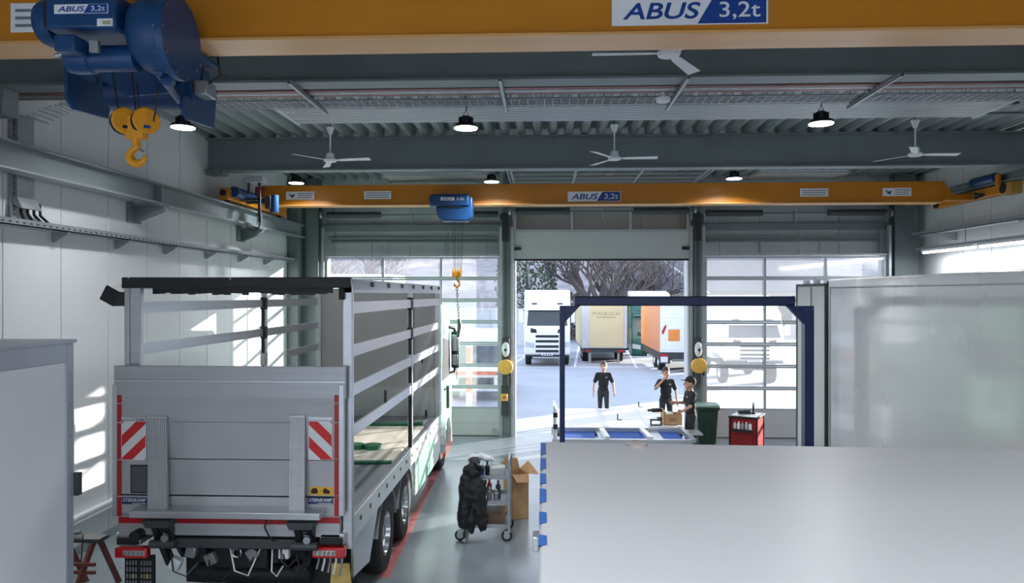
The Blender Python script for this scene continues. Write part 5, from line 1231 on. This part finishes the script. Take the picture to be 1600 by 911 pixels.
# skirting duct low along left wall
yy0 = 8; _, zz = PX(92, 827, XL+.1)
t = thing('wall_duct', 'low white cable duct running along the left wall', 'duct', (XL, 12, zz))
MB().box(XL+.001, 6, zz-.06, XL+.1, 17.8, zz+.05).build('trunking', WHITEM, t, .008); MB().box(XL+.1, 6, zz-.005, XL+.103, 17.8, zz+.005).build('cover_joint', MIDG, t)
# ================================================================== people
import numpy as np
SKIN = mat('skin', (196, 150, 128), .5, 0, .05, 12)
SHIRT = mat('shirt_black', (26, 28, 31), .8, 0, .2, 14, bump=.2)
PANTS = mat('trousers_dark', (46, 49, 54), .8, 0, .2, 12, bump=.2)
SHOE = mat('shoe_black', (22, 22, 24), .6, 0, .2, 8)
HAIR = mat('hair_brown', (60, 46, 38), .6, 0, .3, 40, bump=.3)
PM = [SKIN, SHIRT, PANTS, SHOE]
def person(label, loc, rz, arms, legs, hair, head_rot=0, scale=1.0, voxel=.011):
    pr = []                                     # (kind, tag, a, b, ra, rb)
    def cap(tag_, a, b, ra, rb): pr.append((tag_, Vector(a), Vector(b), ra, rb))
    def ell(tag_, c, r): pr.append((tag_, Vector(c), None, Vector(r), None))
    # torso
    ell(1, (0, 0, 1.30), (.175, .118, .19)); ell(1, (0, .0, 1.14), (.16, .11, .18)); ell(1, (0, -.0, .99), (.165, .115, .12))
    ell(2, (0, .01, .91), (.165, .12, .10)); cap(1, (-.16, 0, 1.42), (.16, 0, 1.42), .062, .062); cap(0, (0, .01, 1.44), (0, -.012, 1.57), .058, .054)
    Rh = Matrix.Rotation(head_rot, 3, 'Z'); hc = Vector((0, -.02, 1.645)); HS = 1.25
    def hd(p): return hc+Rh @ Vector(p)*HS
    ell(0, hd((0, .012, .02)), (.078*HS, .095*HS, .11*HS)); cap(0, hd((0, -.035, -.02)), hd((0, -.05, -.085)), .06*HS, .036*HS)
    cap(0, hd((0, -.088, .015)), hd((0, -.11, -.022)), .011, .018)
    for s_ in (-1, 1): ell(0, hd((s_*.078, .01, -.005)), (.014, .026, .038))
    for s_, (el, wr, hdir) in zip((-1, 1), arms):
        sh = Vector((s_*.18, 0, 1.41)); el = Vector(el); wr = Vector(wr); hdir = Vector(hdir).normalized()
        mid = sh.lerp(el, .72)
        cap(1, sh, mid, .068, .062); cap(0, sh.lerp(el, .6), el, .046, .041); cap(0, el, wr, .042, .028)
        u = (el-wr).normalized(); side = hdir.cross(Vector((s_, 0.2, 0.1))).normalized(); side = side if side.length > .1 else Vector((0, 1, 0))
        fwd = side.cross(hdir).normalized()
        pc = wr+hdir*.05
        for k in (-1, 0, 1): cap(0, wr+hdir*.01+side*.012*k, wr+hdir*.085+side*.024*k, .018, .017)
        for k, L in enumerate((.068, .078, .074, .058)):
            base = wr+hdir*.088+side*(.033-.022*k); m1 = base+hdir*L*.5+fwd*.006; tip = base+hdir*L*.9+fwd*.026
            cap(0, base, m1, .0105, .0095); cap(0, m1, tip, .0095, .0085)
        tb0 = wr+hdir*.03+side*.03; cap(0, tb0, tb0+hdir*.045+side*.03+fwd*.01, .014, .011); cap(0, tb0+hdir*.045+side*.03+fwd*.01, tb0+hdir*.075+side*.035+fwd*.02, .011, .009)
    for s_, (kn, an, toe) in zip((-1, 1), legs):
        hp = Vector((s_*.09, .01, .9)); kn = Vector(kn); an = Vector(an); toe = Vector(toe)
        cap(2, hp, kn, .098, .07); cap(2, kn, an+Vector((0, 0, .03)), .07, .058); cap(3, an+Vector((0, .03, -.03)), toe, .048, .042)
    b = MB()
    for tg, a, c, ra, rb in pr:
        if c is None: b.sph(a, ra[0], ra[1], ra[2], 20)
        else:
            d = (c-a); k = 5
            b.tube([a.lerp(c, i/k) for i in range(k+1)], [ra+(rb-ra)*i/k for i in range(k+1)], 14); b.sph(a, ra, n=14); b.sph(c, rb, n=14)
    o = bpy.data.objects.new('tmp', b.mesh('tmp', SKIN)); COL.objects.link(o)
    m = o.modifiers.new('r', 'REMESH'); m.mode = 'VOXEL'; m.voxel_size = voxel; m2 = o.modifiers.new('s', 'SMOOTH'); m2.iterations = 3; m2.factor = .5
    me = ev_mesh(o, 'body'); bpy.data.objects.remove(o)
    me.materials.clear()
    for k in PM: me.materials.append(k)
    n = len(me.polygons); C = np.empty(n*3); me.polygons.foreach_get('center', C); C = C.reshape(-1, 3)
    best = np.full(n, 1e9); idx = np.zeros(n, int)
    for tg, a, c, ra, rb in pr:
        A = np.array(a)
        if c is None:
            r = np.array(ra); d = (np.linalg.norm((C-A)/r, axis=1)-1)*r.min()
        else:
            D = np.array(c)-A; t = np.clip(((C-A)@D)/max(1e-9, D@D), 0, 1); d = np.linalg.norm(C-A-t[:, None]*D, axis=1)-(ra+(rb-ra)*t)
        k = d < best; best[k] = d[k]; idx[k] = tg
    me.polygons.foreach_set('material_index', idx.tolist()); me.polygons.foreach_set('use_smooth', [True]*n)
    t = thing('person', label, 'person', loc); t.rotation_euler = (0, 0, rz); t.scale = (scale,)*3
    bo = bpy.data.objects.new('body', me); COL.objects.link(bo); bo.parent = t
    def lp(name, bld, m): 
        me = bld.mesh(name, m); q = bpy.data.objects.new(name, me); COL.objects.link(q); q.parent = t; return q
    for s_ in (-1, 1):
        lp('eye', MB().sph(hd((s_*.03, -.085, .018)), .011, .008, .007, 8), BLACKM); lp('eyebrow', MB().bar(hd((s_*.015, -.092, .04)), hd((s_*.048, -.08, .04)), .008, .008), HAIR)
    lp('mouth', MB().bar(hd((-.02, -.094, -.06)), hd((.02, -.094, -.06)), .006, .006), mat('lips', (150, 92, 84), .5))
    # hair or cap: upper shell of the skull
    b = MB(); vs = []; fs = []; n1, n2 = 18, 8
    def shell(r, zmin_f, zmin_b, thick):
        ring = []
        for i in range(n2+1):
            for j in range(n1):
                a = 2*math.pi*j/n1; fb = (1-math.sin(a))/2     # 1 at front (-y)
                zlo = zmin_b+(zmin_f-zmin_b)*fb; lo = math.asin(max(-1, min(1, zlo/r[2]))); e = lo+(math.pi/2-lo)*i/n2
                vs.append(hd((r[0]*math.cos(e)*math.cos(a), .012+r[1]*math.cos(e)*math.sin(a), .02+r[2]*math.sin(e))))
        for i in range(n2):
            for j in range(n1): fs.append((i*n1+j, i*n1+(j+1) % n1, (i+1)*n1+(j+1) % n1, (i+1)*n1+j))
    if hair == 'cap':
        shell((.09, .108, .118), .035, .0, .01); b.add(vs, fs); lp('cap', b, SHIRT)
        b = MB(); pts = []
        for k in range(9):
            a = R(-160+k*17.5); pts.append(hd((.085*math.cos(a), .012+(.108 if k in (0, 8) else .108+.075*math.sin(math.pi*k/8))*math.sin(a), .055)))
        b.add(pts+[p+Vector((0, 0, .008)) for p in pts], [tuple(range(9)), tuple(range(17, 8, -1))]+[(i, i+1, 10+i, 9+i) for i in range(8)]+[(8, 0, 9, 17)]); lp('cap_brim', b, SHIRT)
        vs.clear(); fs.clear(); b = MB(); shell((.083, .101, .1), .03, -.06, .01); b.add(vs, fs); lp('hair', b, HAIR)
    else:
        shell((.087, .106, .125), .06, -.07, .01); b.add(vs, fs); lp('hair', b, HAIR if hair == 'brown' else mat('hair_dark', (34, 29, 27), .6, 0, .3, 40, bump=.3))
    lp('shirt_logo', MB().box(.05, -.118, 1.335, .12, -.108, 1.35), SIGNW)
    lp('belt', MB().lathe([(.15, .965), (.168, .968), (.168, .99), (.15, .993)], (0, 0, 0), 24) if False else MB().box(-.02, -.125, .955, .02, -.112, .985), BLACKM)
    return t
G0 = -.02
X1 = P(943, 0, 22.2)[0]
person('person in black T-shirt and grey trousers walking in with both arms hanging', (X1, 22.2, G0), R(-4),
       (((-.275, .03, 1.14), (-.30, -.05, .89), (.02, -.15, -1)), ((.285, .02, 1.14), (.315, -.1, .90), (-.05, -.25, -1))),
       (((-.10, .02, .5), (-.10, .12, .1), (-.11, -.03, .06)), ((.10, -.10, .5), (.11, -.14, .09), (.12, -.3, .05))), 'brown')
X2 = P(1041, 0, 20.5)[0]
person('person in black T-shirt raising one hand to the face beside the door column', (X2, 20.55, G0), R(6),
       (((-.33, -.12, 1.22), (-.12, -.2, 1.50), (.45, .15, .75)), ((.29, .03, 1.14), (.30, -.03, .88), (-.02, -.15, -1))),
       (((-.12, -.02, .5), (-.13, .02, .09), (-.15, -.14, .05)), ((.12, -.03, .5), (.13, .03, .09), (.15, -.13, .05))), 'dark', R(10))
X3 = P(1079, 0, 17.6)[0]
person('person in dark cap and overalls seen from the side reaching into the carton', (X3, 17.6, 0), R(-80),
       (((-.22, -.05, 1.17), (-.13, -.30, 1.19), (.1, -1, .05)), ((.25, -.10, 1.15), (.30, -.30, 1.06), (.05, -1, -.3))),
       (((-.11, -.03, .5), (-.12, .02, .09), (-.13, -.14, .05)), ((.11, -.05, .5), (.12, -.02, .09), (.13, -.18, .05))), 'cap', R(-8), 1.03)
hp_ = Matrix.Rotation(R(-80), 3, 'Z') @ Vector((-.12*1.03, -.47*1.03, 0))
ph = thing('mobile_phone', 'small dark phone held by the person in the cap', 'phone', (X3+hp_[0], 17.6+hp_[1], 1.2))
c = ph.location
MB().cbox((c[0]-.0, c[1], c[2]+.05), (.015, .07, .13)).build('body', BLACKM, ph, .004); MB().cbox((c[0]+.009, c[1], c[2]+.05), (.002, .062, .115)).build('screen', DARK, ph)
# ================================================================== yard outside
OG = -.02
def O(px, py, Y): return P(px, py, Y)
VW = mat('vehicle_white', (232, 234, 236), .3, 0, .03, 1, coat=.3)
GLS = mat('dark_glass', (40, 48, 54), .12, .0, .1, 1, coat=.5)
def cab_front(root, x0, x1, Y, z0, z1, m, spoiler=True):
    """cab-over tractor front facing the viewer"""
    w = x1-x0; h = z1-z0
    def fx(u): return x0+w*u
    def fz(v): return z0+h*v
    body = MB().prism([(Y+.12, fz(.0)), (Y, fz(.05)), (Y, fz(.42)), (Y+.05, fz(.46)), (Y+.28, fz(.70)), (Y+.34, fz(.74)), (Y+.45, fz(.9)), (Y+.8, fz(1.0)), (Y+2.2, fz(1.0)), (Y+2.2, fz(.1)), (Y+1.6, fz(.1))], 'x', x0, x1).build('cab_shell', m, root, .06)
    MB().add([(fx(.06), Y+.035, fz(.455)), (fx(.94), Y+.035, fz(.455)), (fx(.91), Y+.265, fz(.69)), (fx(.09), Y+.265, fz(.69)), (fx(.06), Y+.2, fz(.455)), (fx(.94), Y+.2, fz(.455)), (fx(.91), Y+.4, fz(.69)), (fx(.09), Y+.4, fz(.69))], [(0, 1, 2, 3), (4, 7, 6, 5), (0, 4, 5, 1), (1, 5, 6, 2), (2, 6, 7, 3), (3, 7, 4, 0)]).build('windscreen', GLS, root)
    MB().prism([(Y+.1, fz(.69)), (Y+.12, fz(.72)), (Y+.32, fz(.735)), (Y+.3, fz(.70))], 'x', fx(.04), fx(.96)).build('sun_visor', m, root)
    for v in (.12, .2, .275, .05): MB().box(fx(.25), Y-.015, fz(v), fx(.75), Y+.05, fz(v+.038)).build('grille_slat', BLACKM, root, .008)
    for s_ in (0, 1):
        a, c = (fx(.02), fx(.22)) if s_ == 0 else (fx(.78), fx(.98))
        MB().prism([(a, fz(.135)), (c, fz(.115)), (c, fz(.19)), (a, fz(.215))] if s_ == 0 else [(a, fz(.115)), (c, fz(.135)), (c, fz(.215)), (a, fz(.19))], 'y', Y-.01, Y+.06).build('headlight', mat('headlamp', (190, 198, 206), .15, .3, coat=.8), root)
        p = [(fx(.14), fz(.42)), (fx(.26), fz(.40)), (fx(.28), fz(.345)), (fx(.14), fz(.35))] if s_ == 0 else [(fx(.86), fz(.42)), (fx(.74), fz(.40)), (fx(.72), fz(.345)), (fx(.86), fz(.35))]
        MB().prism(p, 'y', Y-.01, Y+.04).build('air_vent', BLACKM, root)
        sx_ = -1 if s_ == 0 else 1; ex = x0 if s_ == 0 else x1
        MB().box(ex+sx_*.05, Y+.05, fz(.5), ex+sx_*.26, Y+.2, fz(.70)).build('mirror', m, root, .04); MB().bar((ex, Y+.2, fz(.69)), (ex+sx_*.15, Y+.12, fz(.69)), .05, .05).build('mirror_arm', BLACKM, root)
        MB().box(fx(.16) if s_ == 0 else fx(.72), Y+.36, fz(.775), fx(.28) if s_ == 0 else fx(.84), Y+.42, fz(.80)).build('roof_lamp', DARK, root, .01)
    MB().box(fx(.38), Y-.02, fz(.005), fx(.62), Y, fz(.04)).build('number_plate', SIGNW, root)
    for k in range(4): MB().box(fx(.41+.05*k), Y-.024, fz(.012), fx(.44+.05*k), Y-.019, fz(.032)).build('plate_print', BLACK, root)
    MB().box(fx(.02), Y-.02, z0-.06, fx(.98), Y+.3, z0+.02).build('bumper_lip', BLACKM, root, .01)
    for ex in (x0+.2, x1-.2): 
        for y in (Y+1.3, Y+4.8): wheel(root, ex, y, .5+OG, .5, .32, -1 if ex < (x0+x1)/2 else 1, nuts=False)
    MB().box(x0+.5, Y+.4, .6, x1-.5, Y+5.3, .95).build('chassis', BLACKM, root)
# white tractor
x0, z1 = O(819, 453, 39); x1, z0 = O(891, 556, 39)
t = thing('tractor_truck', 'white cab-over tractor truck parked facing the open bay', 'truck', ((x0+x1)/2, 39, OG)); cab_front(t, x0, x1, 39, z0, z1, VW)
# beige trailer
Yb = 41
x0, z0 = O(909, 544, Yb); x1, z1 = O(980, 470, Yb)
BEI = mat('door_beige', (214, 200, 160), .5, 0, .04, 1)
t = thing('box_trailer', 'beige-doored box trailer parked right of the white tractor', 'trailer', ((x0+x1)/2, Yb, OG))
MB().box(x0, Yb+.03, z0, x1, Yb+8, z1).build('shell', mat('trailer_cream', (206, 194, 150), .5), t)
w = x1-x0
MB().box(x0, Yb, z0, x1, Yb+.06, z1).build('rear_frame', mat('frame_grey', (200, 203, 204), .4), t, .01)
MB().box(x0+w*.16, Yb-.03, z0+.06, x1-w*.08, Yb, z1-.25).build('rear_door', BEI, t, .01)
text('PFANKUCH', w*.6, .2, mat('print_brown', (150, 136, 104)), t, ((x0+x1)/2+.08, Yb-.03, O(0, 489, Yb)[1])); MB().box(x0+w*.32, Yb-.035, O(0, 495, Yb)[1], x0+w*.75, Yb-.03, O(0, 494, Yb)[1]).build('print_line', mat('print_brown', (150, 136, 104)), t)
MB().box(x0+.1, Yb+.1, z0-.25, x1-.1, Yb+7.5, z0).build('chassis', DARK, t)
for px in (922, 967): a = O(px, 0, Yb)[0]; MB().box(a-.06, Yb+.2, OG, a+.06, Yb+.32, z0).build('support_leg', GALV, t)
for ex in (x0+.25, x1-.25):
    for y in (Yb+1.6, Yb+2.9): wheel(t, ex, y, .48+OG, .5, .32, -1 if ex < (x0+x1)/2 else 1, nuts=False)
MB().box(x0+.15, Yb-.04, z0-.22, x1-.15, Yb+.1, z0-.08).build('light_bar', DARK, t); MB().box(x0+.2, Yb-.05, z0-.2, x0+.5, Yb-.03, z0-.1).build('tail_light', RED, t); MB().box(x1-.5, Yb-.05, z0-.2, x1-.2, Yb-.03, z0-.1).build('tail_light', RED, t)
# teal tractor
x0, _ = O(987, 0, 46); x1, _ = O(1050, 0, 46); z0 = O(0, 553, 46)[1]
t = thing('tractor_truck', 'dark teal tractor truck half hidden behind the orange sided trailer', 'truck', ((x0+x1)/2, 46, OG)); cab_front(t, x0, x1, 46, z0, 3.55, mat('cab_teal', (30, 86, 84), .35, 0, .05, 2, coat=.3))
MB().prism([(46.5, 3.5), (46.9, 3.85), (48.2, 4.02), (48.2, 3.5)], 'x', x0, x1).build('roof_deflector', VW, t, .04)
# orange sided trailer
Yo = 36.5
x0, z0 = O(1031, 560, Yo); x1 = x0+2.5; z1 = 3.65; z0 = .95
t = thing('box_trailer', 'white trailer with orange side parked at the right of the open bay', 'trailer', ((x0+x1)/2, Yo, OG))
MB().box(x0+.02, Yo, z0, x1, Yo+7, z1).build('shell', VW, t)
MB().box(x0, Yo+.08, z0, x0+.02, Yo+7, z1).build('orange_side', mat('side_orange', (222, 148, 108), .5, 0, .06, .6), t)
for k in range(5): MB().box(x0+.03, Yo-.02, z0+.12+k*.52, x1-.03, Yo, z0+.6+k*.52).build('door_plank', VW, t, .006)
a, q = O(1044, 533, Yo); c, r = O(1062, 515, Yo); MB().box(a, Yo-.035, q, c, Yo-.02, r).build('orange_plate', mat('plate_orange', (228, 140, 60), .5), t)
a, q = O(1034, 522, Yo); c, r = O(1041, 508, Yo); wb3 = MB().box(a, Yo-.03, q, c, Yo-.02, r).build('warning_board', SIGNW, t); MB().prism([(a, q), (a+(c-a)*.4, q), (c, r-.1), (c, r), (c-(c-a)*.3, r), (a, q+.15)], 'y', Yo-.034, Yo-.03).build('red_stripe', RED, wb3)
a, q = O(1031, 566, Yo); c, r = O(1043, 553, Yo); pl = MB().box(a+.03, Yo-.06, q, c, Yo-.03, r).build('marker_plate', SIGNW, t); MB().box(a+.03, Yo-.065, r-.13, c, Yo-.06, r).build('plate_head', RED, pl)
MB().box(x0+.05, Yo+.05, .55, x1-.05, Yo+6.5, .95).build('chassis', DARK, t); MB().box(x0, Yo-.05, .4, x0+.5, Yo+.1, .9).build('mud_guard', DARK, t); MB().box(x1-.5, Yo-.05, .4, x1, Yo+.1, .9).build('mud_guard', DARK, t)
for ex in (x0+.25, x1-.25):
    for y in (Yo+1.2, Yo+2.5): wheel(t, ex, y, .48+OG, .5, .32, -1 if ex < (x0+x1)/2 else 1, nuts=False)
MB().box(x0+.6, Yo-.02, .5, x1-.5, Yo+.06, .62).build('underrun_bar', MIDG, t)
# white truck behind the right door
Yr = 31
x0, z1 = O(1133, 462, Yr); x1, z0 = O(1226, 566, Yr); z1 = 3.2
t = thing('delivery_truck', 'white lorry seen through the panes of the right door', 'truck', ((x0+x1)/2, Yr, OG)); cab_front(t, x0, x1, Yr, z0, z1, VW)
MB().box(x0-.05, Yr+2.3, .95, x1+.05, Yr+5.3, 3.75).build('box_body', VW, t, .03)
MB().box(x0+.0, Yr+.75, z1, x1-.0, Yr+2.2, 3.7).build('roof_deflector', VW, t, .1)
text('GEIS', 1.3, .2, mat('print_mint', (120, 186, 172), .5), t, ((x0+x1)/2, Yr+.74, 3.45), bold=.01)
# vehicles behind the left door
t = thing('white_trailer', 'long white trailer seen through the panes of the left door', 'trailer', (-10, 33, OG))
MB().box(-12.5, 27, 1.0, -5.6, 29.5, 4.55).build('shell', VW, t, .03); MB().box(-12.4, 27.1, .6, -5.8, 29.4, 1.0).build('chassis', DARK, t)
for x_ in (-11.5, -10.2, -6.9):
    for y in (27.3, 29.2): wheel(t, x_, y, .48+OG, .5, .32, 1, nuts=False)
MB().box(-12.5, 26.98, 1.6, -5.6, 27, 1.9).build('side_stripe', mat('stripe_blue', (110, 140, 180)), t)
x0, _ = O(692, 0, 27)
t = thing('service_van', 'white van with orange stripe seen through the left door', 'van', (x0+1.2, 27, OG))
MB().prism([(26.0, .35), (26.0, 1.1), (26.3, 1.25), (26.9, 2.1), (27.4, 2.3), (31.5, 2.35), (31.5, .35)], 'x', x0+.35, x0+2.3).build('van_body', VW, t, .06)
MB().add([(x0+.5, 26.33, 1.3), (x0+2.15, 26.33, 1.3), (x0+2.05, 26.83, 2.0), (x0+.6, 26.83, 2.0), (x0+.5, 26.4, 1.28), (x0+2.15, 26.4, 1.28), (x0+2.05, 26.9, 1.98), (x0+.6, 26.9, 1.98)], [(0, 1, 2, 3), (7, 6, 5, 4), (0, 4, 5, 1), (2, 6, 7, 3), (1, 5, 6, 2), (3, 7, 4, 0)]).build('windscreen', GLS, t)
MB().box(x0+.36, 25.97, .95, x0+2.29, 26.02, 1.07).build('front_stripe', mat('orange_stripe', (226, 108, 60), .5), t); MB().box(x0+.7, 25.98, .6, x0+1.95, 26.01, .85).build('grille', BLACKM, t)
for s_ in (.45, 2.0): MB().box(x0+s_, 25.97, .85, x0+s_+.2, 26.02, 1.0).build('headlight', CHROME, t, .01)
for ex in (x0+.5, x0+2.15):
    for y in (26.9, 30.4): wheel(t, ex, y, .33+OG, .34, .22, -1 if ex < x0+1 else 1, nuts=False)
t = thing('marker_post', 'orange and white marker post outside the left door', 'post', (O(733, 0, 24.5)[0], 24.5, OG))
X = O(733, 0, 24.5)[0]
for k in range(5): MB().cyl((X, 24.5, OG+.05+k*.5), (X, 24.5, OG+.55+k*.5), .11, n=14).build('band', mat('post_orange', (226, 104, 58), .5) if k % 2 else VW, t)
MB().lathe([(.25, 0), (.25, .04), (.12, .06)], (X, 24.5, OG), 16).build('foot', BLACK, t)
# low pale wall and car at the left of the tractor
X, Z = O(800, 484, 55)
t = thing('yard_wall', 'low pale yard wall left of the white tractor', 'wall', (-4, 55, OG))
for k in range(6): MB().box(-12+k*2.0, 55, OG, -10.02+k*2.0, 55.2, 2.6).build('wall_slab', mat('slab_pale', (196, 200, 204), .7), t, .01)
MB().box(-12.1, 54.95, 2.6, .1, 55.25, 2.75).build('coping', mat('slab_pale', (196, 200, 204)), t)
# house with dark roof on the right
RF = mat('roof_tiles', (112, 108, 110), .7, 0, .15, 3)
hx = O(1080, 0, 66)[0]
t = thing('house', 'house with dark tiled roof behind the parked trailers', 'house', (hx, 66, OG))
MB().box(hx-7, 66, OG, hx+12, 76, 4.2).build('wall', mat('house_wall', (170, 162, 158), .8), t)
MB().prism([(65.4, 4.1), (71, 8.6), (76.6, 4.1)], 'x', hx-7.5, hx+12.5).build('roof', RF, t)
MB().prism([(hx-5.2, 5.0), (hx-3.4, 5.0), (hx-4.3, 6.0)], 'y', 66.0, 69).build('dormer', mat('house_wall', (170, 162, 158)), t)
for k in range(5): MB().box(hx-6+k*3.4, 65.95, 1.5, hx-4.8+k*3.4, 66.0, 3.0).build('window', GLS, t)
MB().bar((hx-3.2, 66.0, 7.4), (hx+1.4, 65.0, 3.9), .12, .12).build('verge_board', VW, t)
MB().box(hx+2, 70, 8, hx+3, 71, 9.6).build('chimney', mat('brick_dull', (120, 90, 84), .8), t)
# wooded slope
b = MB(); nx, ny = 60, 8; random.seed(5)
vs = []
for j in range(ny+1):
    for i in range(nx+1):
        x_ = -60+i*2.2; y = 78+j*4; z = OG+(j/ny)**.8*11+random.uniform(-.5, .5)*(j > 0) + 1.2*math.sin(x_*.21)*(j/ny); vs.append((x_, y, z))
b.add(vs, [(j*(nx+1)+i, j*(nx+1)+i+1, (j+1)*(nx+1)+i+1, (j+1)*(nx+1)+i) for j in range(ny) for i in range(nx)])
o = b.build('hillside', mat('winter_scrub', (148, 140, 140), .9, 0, .3, .8, bump=.5), smooth=180); struct(o, 'grey brown wooded slope beyond the yard')
# big bare tree
BARK = mat('bark', (92, 86, 84), .85, 0, .25, 5, bump=.4)
def grow(b, tw, p, d, r, L, lvl, rnd):
    pts = [p]; rs = [r]; k = 5; q = Vector(p); dd = Vector(d)
    for i in range(k):
        dd = (dd+Vector((rnd.uniform(-.22, .22), rnd.uniform(-.22, .22), rnd.uniform(-.1, .16)))).normalized(); q = q+dd*L/k; pts.append(q); rs.append(r*(1-.55*(i+1)/k))
    (b if lvl < 3 else tw).tube(pts, rs, 7 if lvl < 2 else 4)
    if lvl < 5:
        n = (3, 4, 4, 4, 3)[lvl]
        for i in range(n):
            j = rnd.randint(2, k); sd = Vector((rnd.uniform(-1, 1), rnd.uniform(-1, 1), rnd.uniform(-.1, .7))).normalized()
            grow(b, tw, pts[j], (dd*.55+sd*.75).normalized(), rs[j]*.72, L*rnd.uniform(.55, .78), lvl+1, rnd)
def tree(px, Y, stems, r, L, lab, seed):
    rnd = random.Random(seed); X = O(px, 0, Y)[0]
    t = thing('bare_tree', lab, 'tree', (X, Y, OG)); b = MB(); tw = MB()
    b.tube([(X, Y, OG-.05), (X, Y, 1.2), (X+.1, Y, 2.2)], [r*1.5, r*1.1, r], 10)
    for i in range(stems):
        a = 2*math.pi*i/stems+rnd.uniform(-.3, .3); grow(b, tw, Vector((X, Y, rnd.uniform(1.4, 2.4))), Vector((math.cos(a)*.9, math.sin(a)*.5, 1.0)).normalized(), r*.6, L, 1, rnd)
    b.build('trunk', BARK, t, smooth=60); tw.build('twigs', BARK, t, kind='stuff', smooth=60)
tree(938, 58, 7, .5, 4.2, 'large bare winter tree behind the parked trailers', 4)
tree(1010, 64, 5, .35, 4.0, 'bare winter tree in front of the dark roofed house', 9)
tree(560, 60, 5, .3, 4.0, 'bare winter tree seen through the left door', 14)
# ivy covered bush at the left
def bush(px, Y, rx, rz, lab, seed, m):
    rnd = random.Random(seed); X = O(px, 0, Y)[0]; t = thing('ivy_bush', lab, 'bush', (X, Y, OG)); b = MB()
    for i in range(2600):
        u = rnd.uniform(-1, 1); a = rnd.uniform(0, 2*math.pi); rr = rnd.uniform(.6, 1)**.5
        c = Vector((X+rx*rr*math.sqrt(1-u*u)*math.cos(a), Y+rx*.8*rr*math.sqrt(1-u*u)*math.sin(a), OG+rz+rz*rr*u)); s_ = rnd.uniform(.1, .22)
        e = Euler((rnd.uniform(0, 6), rnd.uniform(0, 6), rnd.uniform(0, 6))).to_matrix()
        b.add([c+e @ Vector(q) for q in ((-s_, 0, 0), (0, -s_*.6, .03), (s_, 0, 0), (0, s_*.6, .03))], [(0, 1, 2, 3)])
    b.build('foliage', m, t, kind='stuff')
    MB().tube([(X, Y, OG-.05), (X+.1, Y, rz), (X, Y, rz*1.6)], [.2, .14, .05], 8).build('stem', BARK, t)
IVY = mat('ivy', (84, 98, 84), .7, 0, .3, 3); bush(822, 60, 2.6, 4.2, 'tall ivy covered bush left of the big bare tree', 3, IVY); bush(985, 62, 3.2, 2.2, 'grey brown bush at the foot of the big bare tree', 8, mat('dry_leaf', (124, 116, 112), .8, 0, .3, 3)); bush(890, 63, 3.2, 2.0, 'low dry bush behind the white tractor', 12, mat('dry_leaf', (124, 116, 112)))
